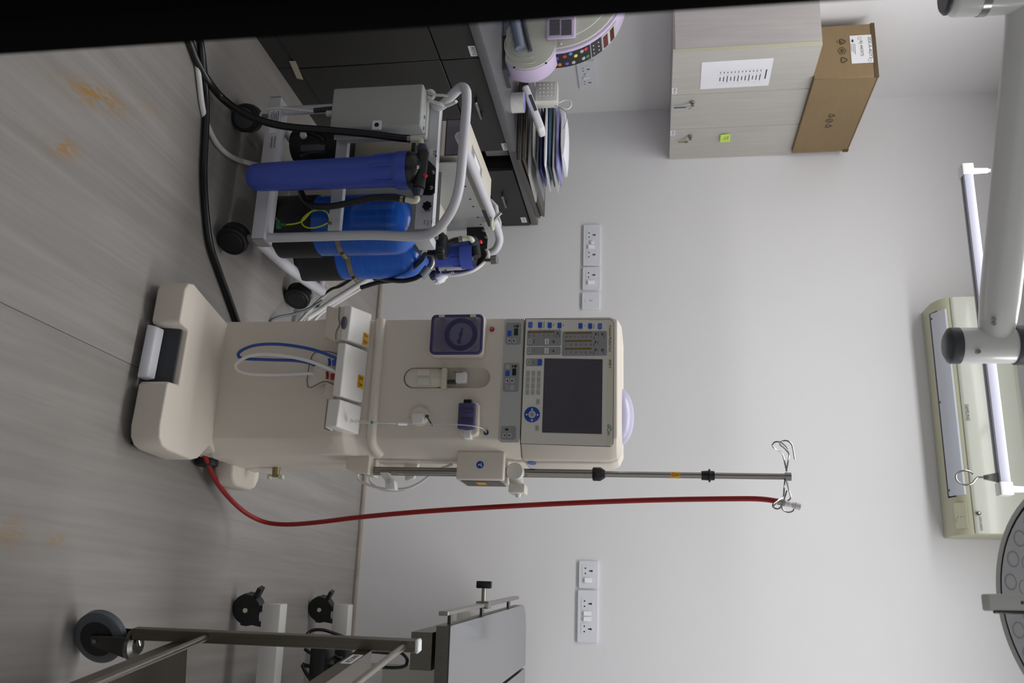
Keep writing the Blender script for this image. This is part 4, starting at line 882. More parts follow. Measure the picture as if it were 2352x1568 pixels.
# rear filter with its head
rfc = oy(1030, 583, 3.02)
f2 = MB().lathe((rfc.x, 3.02, 0.30), Z1, [(0.02, 0), (0.042, 0.012), (0.046, 0.05), (0.049, 0.42), (0.051, 0.432), (0.058, 0.440), (0.059, oy(1062, 583, 3.02).z-0.30), (0.0585, oy(1073, 583, 3.02).z-0.30)], 36).build('filter_housing', 'filter_blue', ct, label='shorter-looking rear blue filter housing')
for ang in (-100, -50, 0):
    d = Vector((math.cos(math.radians(ang)), math.sin(math.radians(ang)), 0)); b0 = Vector((rfc.x, 3.02, 0))
    MB().tube([b0+d*0.047+Z1*0.66, b0+d*0.050+Z1*0.69, b0+d*0.0525+Z1*0.74], 0.004, 8, 3).build('rib', 'filter_blue', f2)
hz = oy(1074, 583, 3.02).z
MB().lathe((rfc.x, 3.02, hz), Z1, [(0.058, 0), (0.056, 0.014), (0.046, 0.03), (0.0, 0.045)], 28).build('filter_head', 'plastic_black', f2)
MB().prism([oy(x, y, 3.07) for x, y in ((1072, 522), (1110, 519), (1120, 546), (1117, 590), (1104, 612), (1072, 612))], (0, 0.005, 0)).build('filter_bracket', 'plastic_black', f2)
for p in ((1110, 530), (1116, 545)): MB().lathe(oy(*p, 3.068), -Y1, [(0.007, 0), (0.005, 0.005), (0, 0.006)], 12).build('bolt', 'chrome', f2)
MB().lathe(oy(1103, 556, 3.06), Z1-Y1, [(0.008, 0), (0.007, 0.006), (0, 0.008)], 12).build('vent_button', 'red_plastic', f2)
MB().cyl(oy(1094, 590, 2.99), oy(1088, 560, 2.99), 0.018, 0.022, n=16).build('head_bore', 'plastic_black', f2)
MB().lathe(oy(1086, 556, 2.975), Vector((0.1, -1, 0.5)), [(0.016, 0), (0.018, 0.003), (0.018, 0.015), (0.015, 0.02)], 14).build('union_nut', 'nut_slate', f2)
MB().tube([oy(1086, 554, 2.95), oy(1081, 548, 2.94), oy(1072, 547, 2.94), oy(1060, 549, 2.94)], 0.0095, 12, 4).build('elbow', 'elbow_ivory', f2)
MB().cyl(oy(1061, 549, 2.94), oy(1054, 550, 2.94), 0.0125, n=12).build('hose_clip', 'steel', f2)
MB().tube([oy(1062, 549, 2.94), oy(1040, 553, 2.94), oy(1020, 563, 2.94), oy(995, 570, 2.95)], 0.011, 10, 4).build('filter_hose', 'hose_black', ct)
gq = oy(1129, 597, 3.05)
MB().cyl(gq, gq+Vector((0.0, -0.004, 0.022)), 0.017, n=20).build('pressure_gauge', 'steel', ct)
MB().cyl(gq-Z1*0.03, gq, 0.006, n=10).build('gauge_stem', 'steel_dark', ct)
# control valve on the rear tank with ribbed cap and grey pipe fittings
vc = oy(1004, 566, 2.87)
va = MB().lathe((vc.x, 2.87, vc.z-0.06), Z1, [(0.032, 0), (0.036, 0.05), (0.044, 0.058), (0.046, 0.064), (0.046, 0.086), (0.040, 0.094), (0.014, 0.096), (0, 0.096)], 28).build('control_valve', 'plastic_black', ct)
for k in range(20):
    t = 2*math.pi*k/20; d = Vector((math.cos(t), math.sin(t), 0))
    MB().obox(Vector((vc.x, 2.87, vc.z+0.015))+d*0.0462, d*0.0015, d.cross(Z1)*0.002, Z1*0.010).build('grip_rib', 'rubber_black', va)
def pipe(pts, r, m_='pvc_grey', nm='pipe_fitting'): MB().tube([oy(*p) for p in pts], r, 12, 4).build(nm, m_, ct)
pipe([(952, 560, 2.80), (962, 568, 2.80), (975, 578, 2.80)], 0.018); pipe([(946, 556, 2.80), (955, 562, 2.80)], 0.013, 'steel')
pipe([(992, 592, 2.86), (992, 606, 2.86), (986, 616, 2.86)], 0.012, 'steel'); pipe([(984, 615, 2.86), (974, 628, 2.86), (968, 634, 2.86)], 0.016)
for pts in (((975, 582, 2.80), (965, 600, 2.84), (940, 620, 2.9), (900, 632, 2.95), (860, 640, 3.0)), ((966, 632, 2.86), (950, 640, 2.87), (920, 645, 2.9), (880, 640, 2.95), (850, 630, 3.0)), ((960, 590, 2.95), (950, 610, 2.96), (930, 630, 2.97), (905, 643, 3.0), (870, 648, 3.04), (830, 660, 3.08))):
    MB().tube([oy(*p) for p in pts], 0.0088, 10, 5).build('drain_hose', 'hose_black', ct)
# earth wire with green plug, clipped on the lower bar
MB().tube([oy(x, y, 2.49) for x, y in ((656, 516), (675, 514), (692, 509), (704, 498), (715, 486), (730, 482), (742, 483), (752, 489))]+[oy(x, y, 2.498) for x, y in ((756, 500),)], 0.0024, 8, 5).build('earth_wire', 'wire_yellow', ct)
MB().tube([oy(x, y, 2.495) for x, y in ((718, 483), (705, 492), (694, 504), (694, 514), (704, 522), (720, 523), (738, 519), (752, 512))], 0.0024, 8, 5).build('earth_wire', 'wire_yellow', ct)
MB().cyl(oy(658, 516, 2.49), oy(646, 515, 2.49), 0.0042, 0.006, n=12).build('earth_plug', 'green_plastic', ct)
MB().cyl(oy(640, 523, 2.49), oy(640, 507, 2.49), 0.0088, 0.0075, n=14).build('earth_plug', 'green_plastic', ct)
MB().cyl(oy(639, 510, 2.49), oy(635, 500, 2.49), 0.0032, n=12).build('plug_pin', 'chrome', ct)

# ------------------------------------------------------------------ hoses and cables on the floor
def cord(name, label, cat, pts, r, m_, group=None, sub=6):
    P = [Vector(p) for p in pts]
    for p in P: p.z = max(p.z, r+0.0005)
    o_ = MB().tube(P, r, 12, sub).build(name, m_); return tag(o_, label, cat, group)
fl_ = lambda x, y, z=0.012: oz(x, y, z)
cord('black_hose', 'black hose rising from the floor to the tall blue filter', 'hose', [fl_(405, 20), fl_(437, 100), fl_(452, 140), fl_(478, 186, 0.024), oy(510, 225, 2.34), oy(550, 255, 2.36), oy(600, 277, 2.37), oy(660, 291, 2.38), oy(750, 299, 2.385), oy(850, 308, 2.39), oy(910, 316, 2.393), oy(940, 318.5, 2.395)], 0.0122, 'hose_black', 'black hoses')
cord('black_hose', 'black hose lying on the floor from the front to the dialysis machine', 'hose', [fl_(445, 20), fl_(462, 110, 0.030), fl_(471, 200, 0.012), fl_(473, 270), fl_(470, 340), fl_(468, 400), fl_(472, 480), fl_(482, 560), fl_(500, 615), fl_(520, 670), fl_(545, 740), fl_(575, 830)], 0.0112, 'hose_black', 'black hoses')
cord('white_hose', 'white hose curling from the floor under the cart', 'hose', [fl_(425, 30, .010), fl_(448, 110, .010), fl_(456, 170, .010), fl_(466, 250, .009), fl_(482, 300, .009), fl_(505, 338, .009), fl_(540, 364, .01), oz(590, 378, 0.03), oz(640, 385, 0.05)], 0.0085, 'hose_white')
def bund(k, label, pts, r, m_): cord('power_cable', label, 'cable', [oy(x, y, Y) for x, y, Y in pts], r, m_, 'cables between cart and wall')
bund(0, 'thickest grey white cable of the bundle running behind the cart to the floor', [(880, 618, 3.15), (845, 640, 3.16), (800, 668, 3.17), (765, 690, 3.18), (730, 715, 3.18), (700, 736, 3.16), (680, 760, 3.15)], 0.011, 'hose_white')
bund(1, 'white cable crossing the bundle beside the rear castor', [(860, 640, 3.18), (820, 660, 3.18), (775, 690, 3.19), (740, 705, 3.18), (715, 715, 3.17), (706, 735, 3.16), (700, 760, 3.15)], 0.007, 'powder_white')
bund(2, 'upper white cable of the bundle under the rear tank', [(900, 606, 3.12), (850, 622, 3.14), (790, 650, 3.16), (745, 680, 3.17), (718, 705, 3.16), (695, 730, 3.15), (670, 760, 3.14)], 0.0075, 'lab_grey')
bund(3, 'grey cable lying in front of the bundle on the floor', [(740, 690, 3.14), (720, 703, 3.12), (700, 713, 3.08), (670, 722, 3.02), (640, 728, 2.97), (622, 738, 2.95), (612, 760, 2.95)], 0.0055, 'pvc_grey')
bund(4, 'thin black cable arching behind the side beam', [(870, 600, 3.10), (830, 625, 3.12), (785, 655, 3.15), (760, 664, 3.16), (745, 680, 3.17), (722, 712, 3.18), (700, 745, 3.17)], 0.0055, 'hose_black')
bund(5, 'slim white cable lowest on the wall side of the bundle', [(890, 628, 3.2), (850, 650, 3.2), (800, 680, 3.2), (760, 705, 3.2), (735, 722, 3.2), (715, 745, 3.2)], 0.006, 'hose_white')
# two mains plugs hanging from the cart
def plug(label, pts, body, m_, r, mc):
    t = thing('mains_plug', label, 'plug', oy(*body[0]), 'mains plugs hung on the cart')
    MB().tube([oy(*p) for p in pts], r, 10, 5).build('cable', mc, t)
    A, B = oy(*body[0]), oy(*body[1]); d = (B-A).normalized()
    L = (B-A).length
    MB().lathe(A, d, [(0.010, 0), (0.019, L*0.15), (0.020, L*0.55), (0.011, L*0.8), (0.009, L)], 8).build('plug_body', m_, t)
    for k in range(4): MB().lathe(B+d*(0.004+0.006*k), d, [(0.008, 0), (0.008, 0.003)], 10).build('strain_ring', m_, t)
    return t, A, d
t, A, d = plug('dark grey mains plug hanging at the rear of the cart', [(1016, 627, 3.08), (1040, 624, 3.08), (1070, 622, 3.08), (1095, 612, 3.08), (1115, 598, 3.09), (1122, 585, 3.1), (1116, 575, 3.1)], [(987, 635, 3.08), (1012, 627, 3.08)], 'nut_slate', 0.0055, 'nut_slate')
MB().cyl(oy(1003, 625, 3.08), oy(1001, 611, 3.08), 0.0035, n=10).build('plug_pin', 'chrome', t); MB().cyl(oy(1007, 624, 3.08), oy(1005, 613, 3.08), 0.0035, n=10).build('plug_pin', 'chrome', t)
t, A, d = plug('white mains plug hanging at the rear of the cart', [(1030, 632, 3.04), (1050, 631, 3.04), (1085, 622, 3.04), (1108, 606, 3.05), (1120, 590, 3.06), (1120, 578, 3.07), (1112, 572, 3.08)], [(1001, 644, 3.04), (1028, 632, 3.04)], 'rocker_white', 0.0065, 'hose_white')
MB().cyl(oy(1005, 648, 3.04), oy(1005, 651, 3.04), 0.012, n=8).build('plug_face', 'rocker_white', t)
# ================================================================== dark base cabinets along the left wall
CFX = -1.91                      # plane of the drawer and door fronts
def slab_x(y0, y1, z0, z1, t, mname, name, parent, x=CFX):
    return MB().box(x-t, x, y0, y1, z0, z1).bevel(0.0015, 1).build(name, mname, parent)
def bar_handle(yc, zc, parent, L=0.125, x=CFX):
    h = MB().box(x+0.022, x+0.030, yc-L/2, yc+L/2, zc-0.005, zc+0.005).bevel(0.0015, 1).build('handle', 'steel', parent)
    for s in (-1, 1): MB().box(x, x+0.024, yc+s*L*0.42-0.005, yc+s*L*0.42+0.005, zc-0.005, zc+0.005).build('handle_post', 'steel', h)
def cabinet(label, y0, y1, tagtext, tag_px, hpx, x=CFX):
    t = thing('base_cabinet', label, 'cabinet', ((WX+x)/2, (y0+y1)/2, 0), 'dark base cabinets')
    MB().box(WX+0.005, x-0.019, y0+0.001, y1-0.001, 0.08, 0.779).build('carcass', 'cab_black', t)
    MB().box(WX+0.005, x-0.006, y0+0.001, y1-0.001, 0.0, 0.078).build('plinth', 'cab_dark_edge', t)
    d = slab_x(y0+0.0015, y1-0.0015, 0.632, 0.774, 0.018, 'cab_dark', 'drawer_front', t, x)
    slab_x(y0+0.0015, y1-0.0015, 0.082, 0.627, 0.018, 'cab_dark', 'door', t, x)
    if hpx: q = ox(*hpx, x+0.026); bar_handle(q.y, q.z, d, 0.125, x)
    if tagtext:
        c = ox(*tag_px, x+0.0002); pl = plate(c, Y1, Z1, 0.062, 0.026, 0.0006, 0.003).build('name_tag', 'label_white', d)
        text('lettering', tagtext, c+X1*0.0008, Y1, Z1, 0.017, 'ink', pl, 'CENTER', 0.046)
    return t, d
cabinet('dark grey base cabinet with tag MOT-6 nearest the black door', 2.05, 2.764, 'MOT-6', (1086, 117), None)
c2_, _ = cabinet('dark grey base cabinet behind the white electrical box', 2.766, 3.452, 'MOT-5', (1160, 337), (1099, 254))
cabinet('dark grey base cabinet in the corner by the back wall', 3.588, 4.194, 'MOT-4', (1203, 505), (1158, 464), -1.885)
q0, q1 = ox(668, 142, CFX+0.0005), ox(690, 183, CFX+0.0005)
tp = MB().prism([ox(x, y, CFX+0.0006) for x, y in ((664, 140), (679, 140), (697, 183), (682, 180))], (0.0005, 0, 0)).build('masking_tape', 'masking_tape')
tag(tp, 'strip of yellowed masking tape across the dark cabinet doors', 'tape')
# open bay between the cabinets with a small grey junction box
by = thing('open_bay', 'black open bay between the dark cabinets with a small grey box', 'cabinet', (-2.2, 3.52, 0))
MB().box(WX+0.005, -2.10, 3.454, 3.586, 0.0, 0.779).build('bay_back', 'cab_black', by)
MB().box(-2.10, -1.93, 3.454, 3.586, 0.0, 0.60).build('bay_panel', 'cab_black', by)
MB().box(-2.10, -1.95, 3.47, 3.57, 0.655, 0.757).bevel(0.003).build('junction_box', 'panel_mid', by)
wt = MB().box(WX+0.002, -1.888, 1.95, 4.198, 0.780, 0.815).bevel(0.003).build('worktop', 'worktop'); tag(wt, 'dark grey glossy worktop on the base cabinets', 'worktop')
WTZ = 0.815
# ------------------------------------------------------------------ things on the worktop
# lilac lab machine with round drums
lm = thing('lab_machine', 'lilac and grey round lab machine with coloured button panel on the worktop', 'lab machine', (-2.2, 3.05, WTZ))
LY, LD = 3.0, 0.085
sc_, br_ = oy(1212, 103, LY), oy(1276, -18, LY)
kpx = (LY/ (FW.y))/2056.0
rs = 66*((sc_-EYEP).dot(FW))/FPX; rbig = 151*((br_-EYEP).dot(FW))/FPX
def disc(c, r, y0, y1, zmin, n=48):
    pts = []
    for i in range(n):
        a = 2*math.pi*i/n; pts.append(Vector((c.x+r*math.cos(a), y0, max(c.z+r*math.sin(a), zmin))))
    return MB().prism(pts, (0, y1-y0, 0))
zb_ = WTZ+0.012
disc(br_, rbig+0.012, LY+0.002, LY+LD+0.03, 0.87).bevel(0.004, 2, 40).build('drum', 'lilac_plastic', lm)
disc(br_, rbig, LY-0.006, LY+0.02, 0.88).bevel(0.003, 2, 40).build('drum_face', 'lab_grey', lm)
disc(br_, rbig*0.86, LY-0.010, LY, 0.90).bevel(0.003, 2, 40).build('drum_ring', 'lab_grey', lm)
disc(sc_, rs+0.004, LY+0.0, LY+LD, zb_).bevel(0.003, 2, 40).build('side_drum', 'lilac_plastic', lm)
disc(sc_, rs, LY-0.008, LY+0.01, zb_).bevel(0.002, 2, 40).build('side_drum_face', 'lab_grey', lm)
for k in (0.58, 0.80):
    MB().tube([Vector((sc_.x+rs*k*math.cos(a), LY-0.0085, sc_.z+rs*k*math.sin(a))) for a in [math.radians(d) for d in range(-170, 25, 12)]], 0.0022, 6, 2).build('face_groove', 'lab_grey', lm)
MB().box(sc_.x-0.10, sc_.x+0.10, LY+0.01, LY+0.14, WTZ+0.0005, zb_+0.004).build('foot', 'lab_dark', lm)
MB().box(-2.50, sc_.x-0.05, LY+0.0, LY+0.16, WTZ+0.0005, 0.90).build('base', 'lab_blue_grey', lm)
for k in range(3): MB().box(-2.50, sc_.x-0.06, LY-0.006, LY-0.001, WTZ+0.012+0.022*k, WTZ+0.030+0.022*k).build('slat', 'lab_blue_grey', lm)
MB().tube([oy(1181, 40, LY-0.02), oy(1188, 75, LY-0.02), oy(1195, 112, LY-0.02)], 0.020, 12, 3).build('bumper', 'lab_blue_grey', lm)
MB().tube([oy(1201, 40, LY-0.015), oy(1209, 80, LY-0.015), oy(1218, 116, LY-0.015)], 0.009, 10, 3).build('dark_bar', 'lab_dark', lm)
A, B = oy(1256, 20, LY-0.012), oy(1322, 89, LY-0.012)
vb = MB().box(A.x-0.05, B.x, LY-0.024, LY-0.008, A.z, B.z).bevel(0.010, 3).build('vent_block', 'lilac_plastic', lm)
for k in range(9):
    for s in (0, 1):
        px = 1260+27*s
        P0, P1 = oy(px+2, 46+4.0*k, LY-0.0245), oy(px+26, 46+4.0*k+1.6, LY-0.0245)
        MB().box(P0.x, P1.x, LY-0.0252, LY-0.024, P0.z, P1.z).build('vent_slot', 'lab_dark', vb)
MB().lathe(oy(1287, 100, LY-0.010), -Y1, [(0.0075, 0), (0.005, -0.0)], 16).lathe(oy(1287, 100, LY-0.0102), -Y1, [(0.0078, 0), (0.006, 0.003), (0, 0.004)], 16).build('screw_cover', 'lab_grey', lm)
for p in ((1181, 155), (1254, 145)): MB().lathe(oy(*p, LY-0.008), -Y1, [(0.0045, 0), (0.0045, 0.0008)], 12).build('screw_hole', 'hole_black', lm)
# curved button panel on the drum's flank
def rimp(ang, v, lift=0.0):   # angle in degrees from the drum's right, v across the flank
    a = math.radians(ang); R = rbig+0.0125+lift
    return Vector((br_.x+R*math.cos(a), LY+0.006+v*(LD+0.016), br_.z+R*math.sin(a)))
def rimpatch(a0, a1, v0, v1, lift, t, mname, name, parent, n=8):
    secs = []
    for k in range(n+1):
        a = a0+(a1-a0)*k/n
        secs.append([rimp(a, v0, lift), rimp(a, v1, lift), rimp(a, v1, lift+t), rimp(a, v0, lift+t)])
    return MB().loft(secs).build(name, mname, parent)
bpn = rimpatch(-4, 30, 0.12, 1.0, 0.0, 0.002, 'plastic_black', 'button_panel', lm)
rimpatch(31, 41, 0.12, 1.0, 0.0, 0.002, 'cab_dark', 'button_panel', lm, 3)
rimpatch(42, 60, 0.12, 1.0, 0.0, 0.0015, 'panel_grey', 'display_strip', lm, 4)
rimpatch(43, 48, 0.22, 0.95, 0.0015, 0.001, 'led_red', 'number_display', lm, 2); rimpatch(51, 56, 0.22, 0.95, 0.0015, 0.001, 'led_red', 'number_display', lm, 2)
for a, v, mm in ((1.5, .35, 'btn_violet'), (3.0, .78, 'btn_orange'), (8, .30, 'btn_red'), (13, .20, 'btn_cyan'), (17, .42, 'btn_lime'), (9, .78, 'btn_violet'), (14.5, .80, 'key_grey'), (26, .25, 'btn_red'), (27, .75, 'btn_green'), (-1.8, .35, 'key_grey'), (-0.6, .78, 'key_grey'), (22.5, .28, 'key_grey'), (23.2, .76, 'key_grey')):
    c = rimp(a, v, 0.0021); n_ = Vector((math.cos(math.radians(a)), 0, math.sin(math.radians(a)))); u_ = Vector((-n_.z, 0, n_.x))
    MB().prism([c+u_*0.0075*math.cos(t)+Y1*0.010*math.sin(t) for t in [2*math.pi*i/16 for i in range(16)]], n_*0.001).build('button', mm, bpn)
for k in range(6):
    a, v = 33+(k//3)*5, 0.3+0.25*(k % 3); c = rimp(a, v, 0.0021); n_ = Vector((math.cos(math.radians(a)), 0, math.sin(math.radians(a)))); u_ = Vector((-n_.z, 0, n_.x))
    MB().obox(c, u_*0.002, Y1*0.003, n_*0.0006).build('indicator', 'label_white', bpn)
# roll of white tape
c = oz(1172, 224, WTZ)
rr = 0.5*(oz(1172, 247, WTZ).x-oz(1172, 200, WTZ).x)
tr = thing('tape_roll', 'white adhesive tape roll standing on the worktop below the lilac machine', 'tape roll', (c.x, c.y+rr, WTZ))
MB().lathe((c.x, c.y+rr, WTZ+0.0005), Z1, [(rr*0.5, 0), (rr, 0.0), (rr, 0.052), (rr*0.5, 0.052)], 32).build('tape', 'fabric_white', tr)
MB().lathe((c.x, c.y+rr, WTZ+0.0525), Z1, [(rr*0.48, 0), (rr*0.97, 0), (rr*0.97, 0.0006), (rr*0.48, 0.0006)], 32).build('printed_edge', 'bag_lilac', tr)
# two stainless tray lids stacked at the end of the worktop
for k, (z0, z1, dx) in enumerate(((WTZ+0.002, WTZ+0.021, 0.0), (WTZ+0.023, WTZ+0.042, -0.006))):
    xr = -1.845+dx
    pts = [(-2.22, 3.40, z0), (xr, 3.42, z0), (xr-0.04, 4.10, z0), (-2.28, 4.10, z0)]
    t = MB().prism(pts, (0, 0, z1-z0)).bevel(0.004, 2).build('steel_tray', 'steel_brushed' if k == 0 else 'steel_brushed')
    tag(t, ['lower of two stainless trays stacked on the worktop corner', 'upper of two stainless trays stacked under the plastic packages'][k], 'tray', 'stainless trays on the worktop')
    MB().tube([Vector(p)+Vector((0, -0.001, (z1-z0)*0.9)) for p in pts], 0.004, 6, 1, True).build('rolled_rim', 'steel_brushed', t)
# packages in a loose pile on the trays
def pz(px): return oy(px, 290, 3.40).z
def package(name, label, cat, x0, x1, y0, y1, pa, pb, ang, mname, bulge=0.0, tail=None):
    z0, z1 = max(pz(pa), WTZ+0.0445), pz(pb)
    t = MB(); n = 5; zt = z1-z0
    secs = []
    for k in range(n+1):
        u = k/n; s = 1-0.55*abs(2*u-1)**3; x = x0+(x1-x0)*u
        zz = (z0+z1)/2
        secs.append([(x, y0, zz-zt/2*s*0.6), (x, (y0+y1)/2, zz-zt/2*s), (x, y1, zz-zt/2*s*0.6), (x, y1, zz+zt/2*s*0.6), (x, (y0+y1)/2, zz+zt/2*s), (x, y0, zz+zt/2*s*0.6)])
    t.loft(secs).rot(((x0+x1)/2, (y0+y1)/2, 0), Z1, ang)
    return tag(t.build(name, mname), label, cat, 'packages piled on the trays')
package('sterile_pouch', 'grey blue pouch lowest in the pile on the trays', 'package', -2.14, -1.84, 3.44, 3.68, 1199, 1210, 0.10, 'bag_grey')
package('plastic_bag', 'wrinkled clear bag sticking out at the right of the pile', 'package', -2.10, -1.78, 3.45, 3.70, 1210, 1220, -0.06, 'bag_plastic')
package('dressing_pad', 'beige white pad under the white hand-held device', 'package', -2.14, -1.88, 3.43, 3.66, 1220, 1229, 0.05, 'fabric_white')
package('plastic_bag', 'frosted bag between the beige pad and the dark blue pack', 'package', -2.12, -1.79, 3.46, 3.72, 1229, 1236, -0.03, 'bag_grey')
package('catheter_pack', 'dark blue pack in the middle of the pile', 'package', -2.12, -1.83, 3.45, 3.66, 1236, 1244, 0.12, 'bag_blue')
package('folder', 'thin black folder lying in the pile', 'folder', -2.14, -1.86, 3.44, 3.64, 1244, 1249, 0.02, 'cab_black')
package('paper_pouch', 'white paper pouch above the black folder', 'package', -2.14, -1.81, 3.42, 3.66, 1249, 1256, -0.04, 'paper')
package('catheter_pack', 'teal pack in the upper half of the pile', 'package', -2.18, -1.83, 3.44, 3.66, 1256, 1266, 0.06, 'bag_teal')
package('plastic_bag', 'clear pack with white paper back near the top of the pile', 'package', -2.18, -1.80, 3.45, 3.68, 1266, 1274, -0.05, 'bag_plastic')
package('syringe_pack', 'lilac blue printed pack second from the top of the pile', 'package', -2.12, -1.82, 3.44, 3.64, 1274, 1283, 0.03, 'bag_lilac')
package('gauze_pack', 'white gauze pack with blue print on top of the pile', 'package', -2.10, -1.86, 3.44, 3.62, 1283, 1300, -0.08, 'paper')
# white hand-held device leaning on the pile
P0, P1 = oy(1207, 205, 3.30), oy(1246, 306, 3.36); d = (P1-P0); u_ = d.normalized(); n_ = u_.cross(Y1).normalized()
n_ = n_ if n_.z > 0 else -n_
hd_ = thing('handheld_device', 'white hand-held device with dark window leaning on the pile', 'device', P0)
MB().obox((P0+P1)/2, d/2, Y1*0.035, n_*0.016).bevel(0.010, 3).build('housing', 'rocker_white', hd_)
MB().obox(P0+d*0.42+n_*0.006-Y1*0.0352, u_*0.036, Y1*0.0008, n_*0.007).build('window', 'lab_dark', hd_)
# perforated ivory rack behind
c = oy(1256, 215, 3.32); rk = thing('ivory_rack', 'ivory perforated plastic rack behind the lilac machine', 'rack', (c.x, c.y, c.z-0.05))
MB().box(c.x-0.06, c.x+0.035, c.y, c.y+0.06, c.z-0.05, c.z+0.045).bevel(0.004).build('body', 'acrylic', rk)
for i in range(4):
    for j in range(5): MB().ell((c.x-0.045+0.018*i, c.y-0.0005, c.z-0.03+0.016*j), 0.003, 0.0015, 0.003, 8, 4).build('bump', 'rocker_white', rk)
o_ = MB().tube([oy(x, y, 3.36) for x, y in ((1236, 203), (1248, 222), (1265, 238), (1285, 247), (1299, 256), (1301, 275), (1293, 296))], 0.0012, 6, 5).build('thin_cable', 'lab_dark'); tag(o_, 'thin dark wire looping over the top of the pile', 'wire')
o_ = MB().tube([oy(x, y, 3.42) for x, y in ((1283, 236), (1296, 230), (1309, 232), (1312, 242), (1304, 250), (1290, 248))], 0.0035, 8, 5).build('clear_tube', 'hose_white'); tag(o_, 'short loop of clear tubing on the gauze pack', 'tube')

# ================================================================== wall cabinet
UX = -2.2345
uc = thing('wall_cabinet', 'pale wood-grain wall cabinet with three doors in the corner', 'cabinet', ((WX+UX)/2, 3.74, 1.483))
UZ0, UZ1 = 1.483, 2.081
MB().box(WX+0.001, UX-0.0195, 3.284, 4.196, UZ0+0.004, UZ1).build('carcass', 'wood_side', uc)
MB().box(WX+0.001, UX-0.019, 3.2795, 3.2835, UZ0+0.010, UZ1).build('end_panel', 'wood_side', uc)
for k, (y0, y1) in enumerate(((3.2795, 3.598), (3.6025, 3.8995), (3.9045, 4.197))):
    d = MB().box(UX-0.018, UX, y0, y1, UZ0, UZ1).build('door', 'wood_pale', uc)
    e = MB().box(UX-0.018, UX-0.0003, y0-0.0008, y0+0.0002, UZ0, UZ1).build('edge_band', 'wood_edge', d)
    if k:
        q = ox((1590, 1585)[k-1], (233, 311)[k-1], UX+0.0002)
        lk = MB().lathe(q, X1, [(0.011, 0), (0.011, 0.008), (0.009, 0.010), (0.0, 0.010)], 20).build('cam_lock', 'steel', d)
        MB().box(q.x+0.010, q.x+0.026, q.y-0.0025, q.y+0.0025, q.z-0.007, q.z+0.007).build('key_blade', 'steel', lk)
for px, py, s in ((1549, 209, 'MOT-6'), (1545, 306, 'MOT-5')):
    q = ox(px, py, UX+0.0002); nt_ = plate(q, Y1, Z1, 0.050, 0.022, 0.0006, 0.002).build('name_tag', 'label_white', uc)
    text('lettering', s, q+X1*0.0008, Y1, Z1, 0.016, 'ink', nt_, 'CENTER', 0.040)
q = ox(1584, 247, UX+0.024)
kr = thing('key_ring', 'key ring with blue tag hanging from the middle cabinet lock', 'keys', q-Z1*0.03)
MB().tube([q+Vector((0, 0.012*math.cos(t), 0.012*math.sin(t)-0.006)) for t in [2*math.pi*k/16 for k in range(16)]], 0.0014, 6, 1, True).build('ring', 'steel', kr)
MB().obox(q+Vector((-0.004, 0.003, -0.045)), Vector((0.0015, 0, 0)), Y1*0.0035, Z1*0.026).build('tag', 'bag_teal', kr)
q = ox(1571, 326, UX+0.016)
kk = thing('brass_key', 'single key hanging from the lock of the far cabinet door', 'key', q-Z1*0.02)
MB().lathe(q+Z1*0.010-X1*0.001, X1, [(0.010, 0), (0.010, 0.002)], 16).build('bow', 'brass', kk); MB().box(q.x-0.001, q.x+0.001, q.y-0.0028, q.y+0.0028, q.z-0.028, q.z+0.002).build('blade', 'brass', kk)
pts = [ox(x, y, UX+0.0006) for x, y in ((1612, 143), (1777.5, 133), (1765, 196), (1608, 205))]
ps = MB().prism(pts, (0.0006, 0, 0)).build('notice_sheet', 'paper'); tag(ps, 'white printed list taped to the near wall cabinet door', 'paper')
def pfr(u, v): return (pts[3]*(1-u)+pts[2]*u)*v+(pts[0]*(1-u)+pts[1]*u)*(1-v)   # u up the sheet, v towards the far door
ps_lines = []
for k in range(12):
    u = 0.28+0.052*k
    for v, w in ((0.42, 0.010), (0.66, 0.030+0.008*((k*7) % 3))):
        c = pfr(u, v)+X1*0.0008; MB().box(c.x-0.0001, c.x+0.0002, c.y-w/2, c.y+w/2, c.z-0.0018, c.z+0.0018).build('list_line', 'ink', ps)
c = pfr(0.93, 0.56)+X1*0.0008; MB().box(c.x-0.0001, c.x+0.0002, c.y-0.035, c.y+0.035, c.z-0.0025, c.z+0.0025).build('list_title', 'ink', ps)
for v in (0.36, 0.5, 0.82):
    a, b = pfr(0.25, v), pfr(0.88, v); MB().tube([a+X1*0.0007, b+X1*0.0007], 0.0004, 4, 1).build('table_rule', 'key_grey', ps)
pts2 = [ox(x, y, UX+0.0012) for x, y in ((1655, 307), (1677.5, 306.5), (1677, 325), (1653.5, 323.5))]
pts2[0].x += 0.006; pts2[3].x += 0.008
sn = MB().prism(pts2, (0.0006, 0, 0)).build('sticky_note', 'sticky_yellow'); tag(sn, 'small lime green sticky note on the far wall cabinet door', 'sticky note')
for k in range(3):
    c = (pts2[1]*0.5+pts2[2]*0.5)*(0.75-0.17*k)+(pts2[0]*0.5+pts2[3]*0.5)*(0.25+0.17*k)+X1*0.0012
    MB().box(c.x-0.0001, c.x+0.0003, c.y-0.02+0.004*k, c.y+0.016, c.z-0.001, c.z+0.001).build('note_line', 'ink', sn)
